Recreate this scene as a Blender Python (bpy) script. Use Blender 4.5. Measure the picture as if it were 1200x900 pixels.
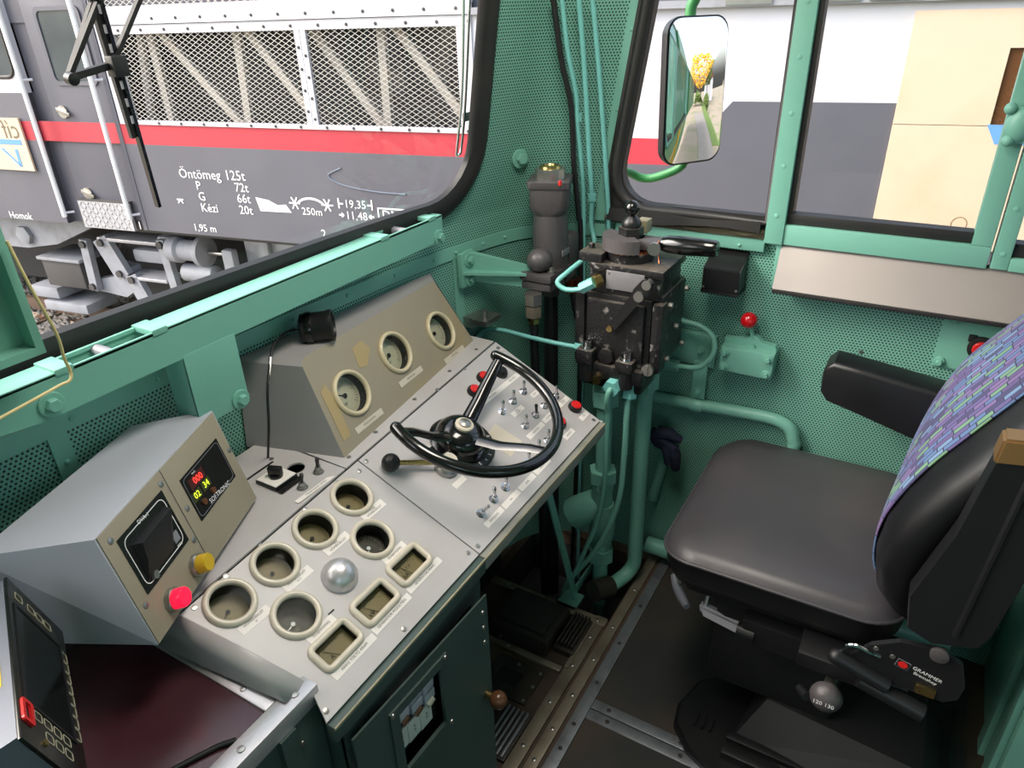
import bpy, bmesh, math, random
from mathutils import Vector, Matrix
random.seed(7)
R = math.radians
V = Vector
for o in list(bpy.data.objects): bpy.data.objects.remove(o)
scn = bpy.context.scene
col = scn.collection

# ------------------------------------------------------------------ camera
yaw, pit, rol = R(58.758), R(27.893), R(1.940)
fw = V((math.sin(yaw)*math.cos(pit), math.cos(yaw)*math.cos(pit), -math.sin(pit)))
r0 = V((math.cos(yaw), -math.sin(yaw), 0)); d0 = fw.cross(r0)
rt = r0*math.cos(rol) + d0*math.sin(rol); dn = d0*math.cos(rol) - r0*math.sin(rol)
cam = bpy.data.cameras.new('camera'); camo = bpy.data.objects.new('camera', cam); col.objects.link(camo)
camo.matrix_world = Matrix(((rt.x, -dn.x, -fw.x, 0), (rt.y, -dn.y, -fw.y, 0), (rt.z, -dn.z, -fw.z, 1.70), (0, 0, 0, 1)))
cam.sensor_width = 36; cam.lens = 836.14/1200*36; cam.clip_start = .02; cam.clip_end = 400
scn.camera = camo

# ------------------------------------------------------------------ world, light, exposure
w = bpy.data.worlds.new('world'); scn.world = w; w.use_nodes = True
nt = w.node_tree; nt.nodes.clear()
sky = nt.nodes.new('ShaderNodeTexSky'); sky.sky_type = 'NISHITA'; sky.sun_disc = False
sky.sun_elevation = R(40); sky.sun_rotation = R(-35); sky.air_density = 1; sky.dust_density = 5; sky.ozone_density = .6
hsv = nt.nodes.new('ShaderNodeHueSaturation'); hsv.inputs['Saturation'].default_value = .6
bg = nt.nodes.new('ShaderNodeBackground'); bg.inputs['Strength'].default_value = .55
out = nt.nodes.new('ShaderNodeOutputWorld')
nt.links.new(sky.outputs[0], hsv.inputs['Color']); nt.links.new(hsv.outputs[0], bg.inputs['Color']); nt.links.new(bg.outputs[0], out.inputs['Surface'])
scn.view_settings.view_transform = 'Standard'; scn.view_settings.look = 'None'
scn.view_settings.gamma = 1; scn.view_settings.use_curve_mapping = False
scn.view_settings.exposure = 0.1
CEILING_FILL_W = 11  # power of the added fill lamp at the ceiling

# ------------------------------------------------------------------ materials
MATS = {}
def srgb(c):
    return tuple(((x/255)/12.92 if x/255 <= .04045 else ((x/255+.055)/1.055)**2.4) for x in c) + (1,)
def mat(name, c, rough=.5, metal=0, var=.10, scale=12, bump=0, bscale=60, emit=0, spec=.5, dirt=None, coat=0, dirt_amt=.5, dirt_scale=5, dlo=.48, dhi=.72, dust=None):
    m = bpy.data.materials.new(name); m.use_nodes = True; n = m.node_tree; b = n.nodes['Principled BSDF']
    b.inputs['Roughness'].default_value = rough; b.inputs['Metallic'].default_value = metal
    b.inputs['Specular IOR Level'].default_value = spec; b.inputs['Coat Weight'].default_value = coat
    base = srgb(c)
    tc = n.nodes.new('ShaderNodeTexCoord')
    src = None
    if var > 0:
        nz = n.nodes.new('ShaderNodeTexNoise'); nz.inputs['Scale'].default_value = scale; nz.inputs['Detail'].default_value = 4
        n.links.new(tc.outputs['Object'], nz.inputs['Vector'])
        mx = n.nodes.new('ShaderNodeMix'); mx.data_type = 'RGBA'
        mx.inputs[6].default_value = tuple(x*(1-var) for x in base[:3])+(1,); mx.inputs[7].default_value = tuple(min(1, x*(1+var)) for x in base[:3])+(1,)
        n.links.new(nz.outputs['Fac'], mx.inputs[0]); src = mx.outputs[2]
        rr = n.nodes.new('ShaderNodeMapRange'); rr.inputs[3].default_value = max(.02, rough-.08); rr.inputs[4].default_value = min(1, rough+.1)
        n.links.new(nz.outputs['Fac'], rr.inputs[0]); n.links.new(rr.outputs[0], b.inputs['Roughness'])
    if dirt:
        nz = n.nodes.new('ShaderNodeTexNoise'); nz.inputs['Scale'].default_value = dirt_scale; nz.inputs['Detail'].default_value = 6
        n.links.new(tc.outputs['Object'], nz.inputs['Vector'])
        rp = n.nodes.new('ShaderNodeValToRGB'); rp.color_ramp.elements[0].position = dlo; rp.color_ramp.elements[1].position = dhi
        rp.color_ramp.elements[0].color = (0, 0, 0, 1); rp.color_ramp.elements[1].color = (dirt_amt,)*3+(1,)
        n.links.new(nz.outputs['Fac'], rp.inputs[0])
        mx = n.nodes.new('ShaderNodeMix'); mx.data_type = 'RGBA'; n.links.new(rp.outputs[0], mx.inputs[0])
        if src: n.links.new(src, mx.inputs[6])
        else: mx.inputs[6].default_value = base
        mx.inputs[7].default_value = srgb(dirt); src = mx.outputs[2]
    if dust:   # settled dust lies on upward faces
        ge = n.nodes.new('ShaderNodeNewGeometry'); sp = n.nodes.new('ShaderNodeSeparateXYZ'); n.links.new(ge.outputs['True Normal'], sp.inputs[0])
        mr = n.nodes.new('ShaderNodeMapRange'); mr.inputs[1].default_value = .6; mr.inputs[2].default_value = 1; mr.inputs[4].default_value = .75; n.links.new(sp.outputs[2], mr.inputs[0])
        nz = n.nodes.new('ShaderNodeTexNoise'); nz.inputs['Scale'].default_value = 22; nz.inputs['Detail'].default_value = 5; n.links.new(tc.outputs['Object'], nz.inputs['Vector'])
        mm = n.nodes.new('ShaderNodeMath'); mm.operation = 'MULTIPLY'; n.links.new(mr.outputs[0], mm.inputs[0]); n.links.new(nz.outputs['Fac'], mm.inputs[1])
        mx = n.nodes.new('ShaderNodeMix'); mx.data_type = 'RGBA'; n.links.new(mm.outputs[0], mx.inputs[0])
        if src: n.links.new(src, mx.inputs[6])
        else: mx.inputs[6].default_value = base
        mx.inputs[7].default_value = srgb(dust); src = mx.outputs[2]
    if src: n.links.new(src, b.inputs['Base Color'])
    else: b.inputs['Base Color'].default_value = base
    if bump:
        nz = n.nodes.new('ShaderNodeTexNoise'); nz.inputs['Scale'].default_value = bscale; nz.inputs['Detail'].default_value = 3
        n.links.new(tc.outputs['Object'], nz.inputs['Vector'])
        bp = n.nodes.new('ShaderNodeBump'); bp.inputs['Strength'].default_value = bump; bp.inputs['Distance'].default_value = .01
        n.links.new(nz.outputs['Fac'], bp.inputs['Height']); n.links.new(bp.outputs[0], b.inputs['Normal'])
    if emit:
        b.inputs['Emission Color'].default_value = base; b.inputs['Emission Strength'].default_value = emit
    MATS[name] = m
    return m

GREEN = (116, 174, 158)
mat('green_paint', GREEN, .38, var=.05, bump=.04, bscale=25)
mat('cyan_pipe', (116, 186, 180), .35, var=.05)
mat('outer_green', (60, 132, 78), .4, var=.06)
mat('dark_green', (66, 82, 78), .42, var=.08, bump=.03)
mat('panel_grey', (186, 182, 182), .36, var=.03, dirt=(150, 142, 132), dirt_amt=.3)
mat('lip_grey', (140, 140, 132), .42, var=.05, dirt=(96, 100, 88), dirt_amt=.5, dirt_scale=10)
mat('hood_grey', (146, 144, 144), .42, var=.03, dirt=(134, 132, 130), dirt_amt=.4, dirt_scale=7)  # cool sky light on the hood top put into its paint
mat('hood_face', (148, 138, 118), .42, var=.03, dirt=(160, 142, 100), dirt_amt=.5, dirt_scale=7)  # same hood paint, warm light on the face put into the colour
mat('beige_touchup', (168, 148, 104), .45, var=.06)
mat('box_top', (176, 178, 188), .5, var=.02)  # cool sky light on the box top put into its paint
mat('box_face', (150, 141, 122), .45, var=.02)  # warmer copy of the box paint, light on the front put into the colour
mat('box_side', (112, 110, 112), .5, var=.03)  # darker copy of the box paint with side shade put in, unassigned
mat('cream', (206, 196, 178), .3, var=.03, coat=.2)
mat('bezel_tan', (206, 192, 160), .32, var=.03, coat=.2)
mat('worn_edge', (150, 142, 116), .5, var=.15, dirt=(90, 100, 84), dirt_scale=30)
mat('black_gloss', (12, 12, 13), .16, var=0, coat=.4)
mat('black_satin', (22, 22, 24), .38, var=.1)
mat('black_matte', (20, 20, 21), .6, var=.1)
mat('rubber', (30, 29, 30), .5, var=.15, dirt=(58, 54, 50), dirt_amt=.35)
mat('hose', (24, 24, 26), .45, var=.1)
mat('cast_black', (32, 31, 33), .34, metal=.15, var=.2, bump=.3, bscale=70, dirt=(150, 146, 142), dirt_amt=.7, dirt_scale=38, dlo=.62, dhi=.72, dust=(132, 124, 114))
mat('cast_grey', (80, 76, 78), .42, metal=.1, var=.08, bump=.12, bscale=120)
mat('nameplate', (138, 136, 140), .4, metal=.5, var=.05, bump=.1)
mat('chrome', (205, 205, 208), .14, metal=1, var=0)
mat('steel', (168, 166, 162), .32, metal=.9, var=.08)
mat('aluminium', (206, 204, 206), .36, metal=.7, var=.05, bump=.05, bscale=160)
mat('shelf_alu', (146, 139, 136), .42, metal=.2, var=.03)
mat('brass', (186, 160, 104), .28, metal=1, var=.1)
mat('copper', (176, 106, 70), .35, metal=1, var=.15)
mat('bakelite', (96, 62, 40), .25, var=.15)
mat('bronze_cap', (150, 116, 74), .38, metal=.6, var=.06)
mat('burgundy', (66, 34, 42), .2, var=.12, scale=6, bump=.05, bscale=14, dirt=(84, 58, 64), dirt_amt=.35, dirt_scale=9)
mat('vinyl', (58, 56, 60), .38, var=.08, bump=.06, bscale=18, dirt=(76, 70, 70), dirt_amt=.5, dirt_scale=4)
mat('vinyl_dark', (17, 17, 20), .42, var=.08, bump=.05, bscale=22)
mat('plastic_black', (21, 21, 24), .45, var=.05)
mat('monitor_grey', (122, 126, 138), .45, metal=.3, var=.05)
mat('plastic_grey', (130, 130, 138), .4, var=.04)
mat('floor_rubber', (46, 46, 46), .55, var=.12, dirt=(92, 70, 50), dirt_amt=.6, dirt_scale=2.2, bump=.08, bscale=200)
mat('floor_brown', (78, 62, 50), .55, var=.2, dirt=(44, 38, 34), dirt_amt=.7, dirt_scale=6)
mat('pit', (22, 22, 22), .8, var=.2)
mat('trim_metal', (150, 138, 122), .4, metal=.6, var=.12, dirt=(84, 66, 52), dirt_amt=.6, dirt_scale=8)
mat('trim_steel', (150, 152, 158), .38, metal=.7, var=.1, dirt=(86, 88, 92), dirt_amt=.5, dirt_scale=20)
mat('dark_iron', (58, 54, 50), .5, metal=.4, var=.2, dirt=(84, 64, 50), dirt_amt=.4)
mat('label_white', (232, 226, 220), .5, var=.03)
mat('label_ink', (60, 56, 56), .6, var=0)
mat('ink_black', (20, 20, 20), .6, var=0)
mat('white_ink', (240, 240, 240), .5, var=0)
mat('red_gloss', (190, 16, 26), .15, var=0, coat=.5)
mat('red_button', (214, 36, 36), .3, var=.03)
mat('red_lamp', (255, 24, 60), .25, var=0, emit=1.1)
mat('yellow_lamp', (208, 170, 42), .3, var=.04)
mat('digit_red', (255, 60, 50), .4, var=0, emit=2.2)
mat('digit_yellow', (214, 236, 50), .4, var=0, emit=1.6)
mat('digit_dim', (70, 22, 20), .4, var=0)
mat('digit_dim_green', (58, 64, 24), .4, var=0)
mat('display_black', (24, 24, 23), .25, var=.05)
mat('screen', (18, 18, 18), .12, var=0)
mat('yellow_sticker', (230, 206, 50), .5, var=.05)
mat('dial', (132, 116, 76), .5, var=.1, scale=30)
mat('dial_dark', (62, 58, 48), .5, var=.1, scale=30)
mat('dial_light', (176, 170, 146), .5, var=.06)
mat('glove', (30, 34, 56), .8, var=.2, bump=.4, bscale=60)
mat('wire_tan', (214, 196, 140), .45, var=.05)
mat('ceiling_paint', (206, 208, 204), .6, var=.03)
mat('fill_lens', (255, 246, 230), .4, var=0, emit=4)  # glowing lens of the added ceiling fill
mat('gasket_wood', (82, 76, 58), .8, var=.3, scale=40)
# outside
mat('loco_dark', (88, 88, 98), .5, var=.05, scale=3, dirt=(98, 98, 106), dirt_amt=.4, dirt_scale=2)
mat('loco_white', (194, 194, 203), .5, var=.03, scale=2, dirt=(196, 192, 190), dirt_amt=.35, dirt_scale=2)
mat('loco_red', (178, 50, 64), .5, var=.06, scale=3)
mat('loco_black', (34, 34, 38), .7, var=.1)
mat('loco_ink', (236, 236, 238), .6, var=0)
mat('bogie_grey', (146, 148, 156), .6, var=.12, dirt=(92, 88, 84), dirt_amt=.5, dirt_scale=6)
mat('bogie_dark', (70, 68, 68), .7, var=.2)
mat('truss', (160, 155, 148), .6, var=.08, dirt=(160, 140, 120), dirt_amt=.4)
mat('mesh_wire', (206, 204, 200), .5, metal=.2, var=.05)
mat('tread_plate', (176, 176, 182), .45, metal=.4, var=.12, bump=.5, bscale=30)
mat('plywood', (206, 184, 162), .6, var=.06, scale=3, dirt=(190, 160, 130), dirt_amt=.4, dirt_scale=3)
mat('sign_blue', (96, 146, 204), .6, var=.03)
mat('chalk', (104, 112, 126), .8, var=.1)
mat('sign_ink', (110, 100, 84), .6, var=0)
mat('ballast', (138, 132, 126), .85, var=.3, scale=8)
mat('ground', (150, 138, 122), .9, var=.2, scale=2, dirt=(104, 120, 70), dirt_amt=.8, dirt_scale=.35)
mat('grass', (96, 118, 58), .9, var=.3, scale=3)
mat('leaf_yellow', (222, 176, 58), .8, var=.35, scale=2)
mat('leaf_green', (92, 112, 58), .8, var=.35, scale=2)
mat('bark', (82, 68, 56), .9, var=.2)
mat('rail_steel', (110, 90, 78), .6, metal=.4, var=.2)
mat('sleeper', (96, 78, 64), .9, var=.25)
mat('dusty_glass', (70, 78, 82), .12, var=.2, scale=4)

def glass_mat(name, refl=.07, tint=(.97, .985, .98)):
    m = bpy.data.materials.new(name); m.use_nodes = True; n = m.node_tree; n.nodes.clear()
    t = n.nodes.new('ShaderNodeBsdfTransparent'); t.inputs[0].default_value = tint+(1,)
    g = n.nodes.new('ShaderNodeBsdfGlossy'); g.inputs['Roughness'].default_value = .02
    fr = n.nodes.new('ShaderNodeFresnel'); fr.inputs['IOR'].default_value = 1.35
    ml = n.nodes.new('ShaderNodeMath'); ml.operation = 'MULTIPLY'; ml.inputs[1].default_value = .12
    n.links.new(fr.outputs[0], ml.inputs[0])
    x = n.nodes.new('ShaderNodeMixShader'); o = n.nodes.new('ShaderNodeOutputMaterial')
    n.links.new(ml.outputs[0], x.inputs[0]); n.links.new(t.outputs[0], x.inputs[1]); n.links.new(g.outputs[0], x.inputs[2]); n.links.new(x.outputs[0], o.inputs[0])
    MATS[name] = m
glass_mat('glass'); glass_mat('gauge_glass', .07)
MATS['gauge_glass'].node_tree.nodes['Math'].inputs[1].default_value = .06
m = mat('mirror_glass', (240, 240, 240), .01, metal=1, var=0)

def perf_mat():
    m = bpy.data.materials.new('perforated_green'); m.use_nodes = True; n = m.node_tree; L = n.links; b = n.nodes['Principled BSDF']
    uv = n.nodes.new('ShaderNodeUVMap'); sp = n.nodes.new('ShaderNodeSeparateXYZ'); L.new(uv.outputs[0], sp.inputs[0])
    def M(op, a, b_=None):
        k = n.nodes.new('ShaderNodeMath'); k.operation = op
        for i, x in enumerate((a, b_)):
            if x is None: continue
            if isinstance(x, (int, float)): k.inputs[i].default_value = x
            else: L.new(x, k.inputs[i])
        return k.outputs[0]
    P = .0082
    a = M('DIVIDE', sp.outputs[0], P); bb = M('DIVIDE', sp.outputs[1], P*.866)
    row = M('FLOOR', bb); off = M('MULTIPLY', M('FLOORED_MODULO', row, 2.0), .5)
    fx = M('SUBTRACT', M('FRACT', M('ADD', a, off)), .5); fy = M('MULTIPLY', M('SUBTRACT', M('FRACT', bb), .5), .866)
    d = M('SQRT', M('ADD', M('MULTIPLY', fx, fx), M('MULTIPLY', fy, fy)))
    mr = n.nodes.new('ShaderNodeMapRange'); mr.inputs[1].default_value = .22; mr.inputs[2].default_value = .31; L.new(d, mr.inputs[0])
    nz = n.nodes.new('ShaderNodeTexNoise'); nz.inputs['Scale'].default_value = 4; tc = n.nodes.new('ShaderNodeTexCoord'); L.new(tc.outputs['Object'], nz.inputs['Vector'])
    mx0 = n.nodes.new('ShaderNodeMix'); mx0.data_type = 'RGBA'; L.new(nz.outputs['Fac'], mx0.inputs[0])
    base = srgb(GREEN); mx0.inputs[6].default_value = tuple(x*.95 for x in base[:3])+(1,); mx0.inputs[7].default_value = tuple(x*1.06 for x in base[:3])+(1,)
    mx = n.nodes.new('ShaderNodeMix'); mx.data_type = 'RGBA'; L.new(mr.outputs[0], mx.inputs[0])
    mx.inputs[6].default_value = srgb((24, 44, 38)); L.new(mx0.outputs[2], mx.inputs[7]); L.new(mx.outputs[2], b.inputs['Base Color'])
    bp = n.nodes.new('ShaderNodeBump'); bp.inputs['Strength'].default_value = .5; bp.inputs['Distance'].default_value = .002
    L.new(mr.outputs[0], bp.inputs['Height']); L.new(bp.outputs[0], b.inputs['Normal'])
    b.inputs['Roughness'].default_value = .42
    MATS['perforated_green'] = m
perf_mat()

def fabric_mat():
    m = bpy.data.materials.new('fabric'); m.use_nodes = True; n = m.node_tree; L = n.links; b = n.nodes['Principled BSDF']
    uv = n.nodes.new('ShaderNodeUVMap')
    br = n.nodes.new('ShaderNodeTexBrick'); br.inputs['Scale'].default_value = 1; br.inputs['Brick Width'].default_value = .036; br.inputs['Row Height'].default_value = .0145; br.offset = .37; br.squash = 1.3; br.squash_frequency = 3
    br.inputs['Mortar Size'].default_value = .0019; br.inputs['Mortar Smooth'].default_value = .6; br.inputs['Color1'].default_value = (0, 0, 0, 1); br.inputs['Color2'].default_value = (1, 1, 1, 1); br.inputs['Mortar'].default_value = (0, 0, 0, 1)
    L.new(uv.outputs[0], br.inputs['Vector'])
    rp = n.nodes.new('ShaderNodeValToRGB'); rp.color_ramp.interpolation = 'CONSTANT'; e = rp.color_ramp.elements
    e[0].position = 0; e[0].color = srgb((96, 86, 134)); e[1].position = .18; e[1].color = srgb((86, 112, 152))
    for p, c in ((.38, (118, 96, 142)), (.52, (66, 64, 100)), (.64, (106, 146, 114)), (.78, (108, 136, 170)), (.9, (96, 76, 124))):
        x = e.new(p); x.color = srgb(c)
    L.new(br.outputs['Color'], rp.inputs[0])
    mx = n.nodes.new('ShaderNodeMix'); mx.data_type = 'RGBA'; L.new(br.outputs['Fac'], mx.inputs[0]); L.new(rp.outputs[0], mx.inputs[6]); mx.inputs[7].default_value = srgb((40, 40, 68))
    L.new(mx.outputs[2], b.inputs['Base Color']); b.inputs['Roughness'].default_value = .9; b.inputs['Sheen Weight'].default_value = .05
    nz = n.nodes.new('ShaderNodeTexNoise'); nz.inputs['Scale'].default_value = 900; L.new(uv.outputs[0], nz.inputs['Vector'])
    bp = n.nodes.new('ShaderNodeBump'); bp.inputs['Strength'].default_value = .3; bp.inputs['Distance'].default_value = .002; L.new(nz.outputs['Fac'], bp.inputs['Height']); L.new(bp.outputs[0], b.inputs['Normal'])
    MATS['fabric'] = m
fabric_mat()

# ------------------------------------------------------------------ geometry helpers
def frame(o, x, y, z):
    x, y, z, o = V(x), V(y), V(z), V(o)
    return Matrix(((x.x, y.x, z.x, o.x), (x.y, y.y, z.y, o.y), (x.z, y.z, z.z, o.z), (0, 0, 0, 1)))
def axis_frame(p, d, up=(0, 0, 1)):
    z = V(d).normalized(); u = V(up)
    if abs(z.dot(u)) > .98: u = V((1, 0, 0))
    x = u.cross(z).normalized(); y = z.cross(x)
    return frame(p, x, y, z)
def rrect(w, h, r, n=5):
    pts = []
    for cx, cy, a in ((w/2-r, h/2-r, 0), (-w/2+r, h/2-r, 90), (-w/2+r, -h/2+r, 180), (w/2-r, -h/2+r, 270)):
        for i in range(n+1):
            t = R(a+90*i/n); pts.append((cx+r*math.cos(t), cy+r*math.sin(t)))
    return pts
def catmull(pts, k=6):
    P = [V(p) for p in pts]; P = [P[0]*2-P[1]]+P+[P[-1]*2-P[-2]]; out = []
    for i in range(1, len(P)-2):
        for j in range(k):
            t = j/k; a, b, c, d = P[i-1:i+3]
            out.append(.5*((2*b)+(c-a)*t+(2*a-5*b+4*c-d)*t*t+(3*b-a-3*c+d)*t**3))
    out.append(P[-2]); return out

class B:
    def __init__(s): s.bm = bmesh.new()
    def face(s, pts):
        vs = [s.bm.verts.new(V(p)) for p in pts]; return s.bm.faces.new(vs)
    def box(s, lo, hi, bev=0, M=None, seg=2):
        lo, hi = V(lo), V(hi)
        r = bmesh.ops.create_cube(s.bm, size=1); vs = r['verts']
        for v in vs:
            v.co = V([(lo[i]+hi[i])/2+v.co[i]*(hi[i]-lo[i]) for i in range(3)])
        if bev:
            es = list({e for v in vs for e in v.link_edges})
            rr = bmesh.ops.bevel(s.bm, geom=es, offset=bev, segments=seg, affect='EDGES', profile=.6)
            vs = list(set(rr['verts']) | {v for v in vs if v.is_valid})
        if M is not None:
            for v in vs: v.co = M @ v.co
        return s
    def hexa(s, p):   # 8 points: bottom loop 4, top loop 4
        v = [s.bm.verts.new(V(q)) for q in p]
        for f in ((3, 2, 1, 0), (4, 5, 6, 7), (0, 1, 5, 4), (1, 2, 6, 5), (2, 3, 7, 6), (3, 0, 4, 7)): s.bm.faces.new([v[i] for i in f])
        return s
    def loft(s, loops, cap0=True, cap1=True, closed=True):
        L = [[s.bm.verts.new(V(p)) for p in lp] for lp in loops]; n = len(L[0])
        for a, b in zip(L, L[1:]):
            for i in range(n if closed else n-1):
                j = (i+1) % n; s.bm.faces.new((a[i], a[j], b[j], b[i]))
        if cap0: s.bm.faces.new(L[0][::-1])
        if cap1: s.bm.faces.new(L[-1])
        return s
    def lathe(s, prof, M, n=20, cap=True):   # prof: (radius, height) along local z
        loops = []
        for r, h in prof:
            loops.append([M @ V((r*math.cos(2*math.pi*i/n), r*math.sin(2*math.pi*i/n), h)) for i in range(n)])
        return s.loft(loops, cap, cap)
    def cyl(s, p, q, r, r2=None, n=14):
        p, q = V(p), V(q); M = axis_frame(p, q-p)
        return s.lathe([(r, 0), (r if r2 is None else r2, (q-p).length)], M, n)
    def hexn(s, p, q, r): return s.cyl(p, q, r, n=6)
    def sph(s, c, r, sc=(1, 1, 1), n=16):
        rr = bmesh.ops.create_uvsphere(s.bm, u_segments=n, v_segments=max(8, n*2//3), radius=r)
        for v in rr['verts']: v.co = V((v.co.x*sc[0], v.co.y*sc[1], v.co.z*sc[2]))+V(c)
        return s
    def tube(s, pts, r, n=10, closed=False, k=0):
        if k: pts = catmull(pts, k)
        P = [V(p) for p in pts]; N = len(P); loops = []; x = None
        if isinstance(r, (list, tuple)) and len(r) != N:
            q = [i*(len(r)-1)/(N-1) for i in range(N)]; r = [r[int(a)]+(r[min(int(a)+1, len(r)-1)]-r[int(a)])*(a-int(a)) for a in q]
        for i in range(N):
            t = (P[(i+1) % N]-P[i-1]) if closed else (P[min(i+1, N-1)]-P[max(i-1, 0)])
            t.normalize()
            if x is None:
                u = V((0, 0, 1)) if abs(t.z) < .9 else V((1, 0, 0)); x = u.cross(t).normalized()
            else: x = (x-t*x.dot(t)).normalized()
            y = t.cross(x); rad = r[i] if isinstance(r, (list, tuple)) else r
            loops.append([P[i]+x*rad*math.cos(2*math.pi*j/n)+y*rad*math.sin(2*math.pi*j/n) for j in range(n)])
        if closed:
            return s.loft(loops+[loops[0]], False, False)
        return s.loft(loops)
    def torus(s, M, Rr, r, n=28, m=10, sq=1, a0=0, a1=360):
        full = abs(a1-a0) >= 360; loops = []
        cnt = n if full else n+1
        for i in range(cnt):
            a = R(a0+(a1-a0)*i/n)
            loops.append([M @ V(((Rr+r*math.cos(2*math.pi*j/m))*math.cos(a), (Rr+r*math.cos(2*math.pi*j/m))*math.sin(a), r*sq*math.sin(2*math.pi*j/m))) for j in range(m)])
        if full: return s.loft(loops+[loops[0]], False, False)
        return s.loft(loops)
    def prism(s, pts, vec):
        vec = V(vec); return s.loft([[V(p) for p in pts], [V(p)+vec for p in pts]])
    def ring(s, outer, inner, vec):   # flat frame between two loops of equal count, extruded by vec
        vec = V(vec); o = [V(p) for p in outer]; i = [V(p) for p in inner]
        return s.loft([o, [p+vec for p in o], [p+vec for p in i], i, o], False, False)
    def sheet(s, outer, holes, M=None, thick=0):
        es = []
        for lp in [outer]+holes:
            vs = [s.bm.verts.new(V((p[0], p[1], 0))) for p in lp]
            es += [s.bm.edges.new((vs[i], vs[(i+1) % len(vs)])) for i in range(len(vs))]
        r = bmesh.ops.triangle_fill(s.bm, use_beauty=True, edges=es, normal=(0, 0, 1))
        fs = [g for g in r['geom'] if isinstance(g, bmesh.types.BMFace)]
        vs = {v for e in es for v in e.verts}
        if thick:
            ex = bmesh.ops.extrude_face_region(s.bm, geom=fs)
            nv = [g for g in ex['geom'] if isinstance(g, bmesh.types.BMVert)]
            for v in nv: v.co.z -= thick
            vs |= set(nv)
        if M is not None:
            for v in vs: v.co = M @ v.co
        return s
    def join(s, o):
        me = bpy.data.meshes.new('tmp'); o.bm.to_mesh(me); s.bm.from_mesh(me); bpy.data.meshes.remove(me); return s
    def mesh(s, name, shift=None, sm=38):
        bm = s.bm
        bmesh.ops.remove_doubles(bm, verts=bm.verts, dist=1e-6)
        bmesh.ops.recalc_face_normals(bm, faces=bm.faces)
        if shift is not None:
            for v in bm.verts: v.co -= shift
        me = bpy.data.meshes.new(name); bm.to_mesh(me); bm.free()
        if sm:
            for p in me.polygons: p.use_smooth = True
            me.set_sharp_from_angle(angle=R(sm))
        return me

WM = {}
def link(o, Mw, parent):
    col.objects.link(o)
    if parent is not None:
        o.parent = parent; o.matrix_basis = WM[parent.name].inverted() @ Mw
    else: o.matrix_basis = Mw
    WM[o.name] = Mw.copy()
    return o
def tag(o, label=None, cat=None, group=None, kind=None):
    if label: o['label'] = label
    if cat: o['category'] = cat
    if group: o['group'] = group
    if kind: o['kind'] = kind
    return o
def E(name, loc, label, cat, group=None):
    o = bpy.data.objects.new(name, None); o.empty_display_size = .05
    link(o, Matrix.Translation(V(loc)), None); return tag(o, label, cat, group)
def O(name, b, m, parent=None, label=None, cat=None, group=None, kind=None, sm=38):
    """one mesh object from a builder in world coordinates; origin at the middle of its foot"""
    cs = [v.co for v in b.bm.verts]
    lo = V([min(c[i] for c in cs) for i in range(3)]); hi = V([max(c[i] for c in cs) for i in range(3)])
    org = V(((lo.x+hi.x)/2, (lo.y+hi.y)/2, lo.z))
    me = b.mesh(name, org, sm); me.materials.append(MATS[m])
    o = bpy.data.objects.new(name, me); link(o, Matrix.Translation(org), parent)
    return tag(o, label, cat, group, kind)
def I(name, me, Mw, parent=None, **k):
    o = bpy.data.objects.new(name, me); link(o, Mw, parent); return tag(o, **k)
def ME(name, b, m, sm=38):
    me = b.mesh(name, None, sm); me.materials.append(MATS[m]); return me
def text_mesh(txt, size, m, align='CENTER', depth=0, sx=1):
    cu = bpy.data.curves.new('t', 'FONT'); cu.body = txt; cu.size = size; cu.align_x = align; cu.align_y = 'CENTER'; cu.resolution_u = 2; cu.extrude = depth
    o = bpy.data.objects.new('t', cu); col.objects.link(o)
    dg = bpy.context.evaluated_depsgraph_get(); me = bpy.data.meshes.new_from_object(o.evaluated_get(dg))
    bpy.data.objects.remove(o); bpy.data.curves.remove(cu)
    if sx != 1:
        for v in me.vertices: v.co.x *= sx
    me.materials.clear(); me.materials.append(MATS[m]); return me
def T(txt, size, m, Mw, parent, name='lettering', **k): return I(name, text_mesh(txt, size, m, **k), Mw, parent)

# ------------------------------------------------------------------ the setting: cab shell
PLAN = catmull([(-1.02, .95, 0), (-.98, 1.06, 0), (-.85, 1.11, 0), (-.4, 1.145, 0), (0, 1.16, 0), (.5, 1.162, 0), (1.0, 1.142, 0), (1.36, 1.115, 0), (1.62, 1.066, 0), (1.76, 1.015, 0), (1.83, .94, 0), (1.862, .875, 0), (1.877, .835, 0), (1.88, .805, 0)], 8)
ARC = [0.0]
for a, b in zip(PLAN, PLAN[1:]): ARC.append(ARC[-1]+(b-a).length)
def arc_at_x(x):
    for i in range(len(PLAN)-1):
        if PLAN[i].x <= x <= PLAN[i+1].x:
            t = (x-PLAN[i].x)/(PLAN[i+1].x-PLAN[i].x); return ARC[i]+t*(ARC[i+1]-ARC[i])
def rake(z): return .165*max(0, z-1.2)
def wall_pt(s, z, off=0):
    s = min(max(s, 0), ARC[-1]-1e-6); i = max(j for j in range(len(ARC)-1) if ARC[j] <= s)
    t = (s-ARC[i])/(ARC[i+1]-ARC[i]); p = PLAN[i].lerp(PLAN[i+1], t); d = (PLAN[i+1]-PLAN[i]).normalized()
    nrm = V((-d.y, d.x, 0))*-1   # into the cab
    return V((p.x, p.y-rake(z), z))+nrm*off
S_END = ARC[-1]
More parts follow.
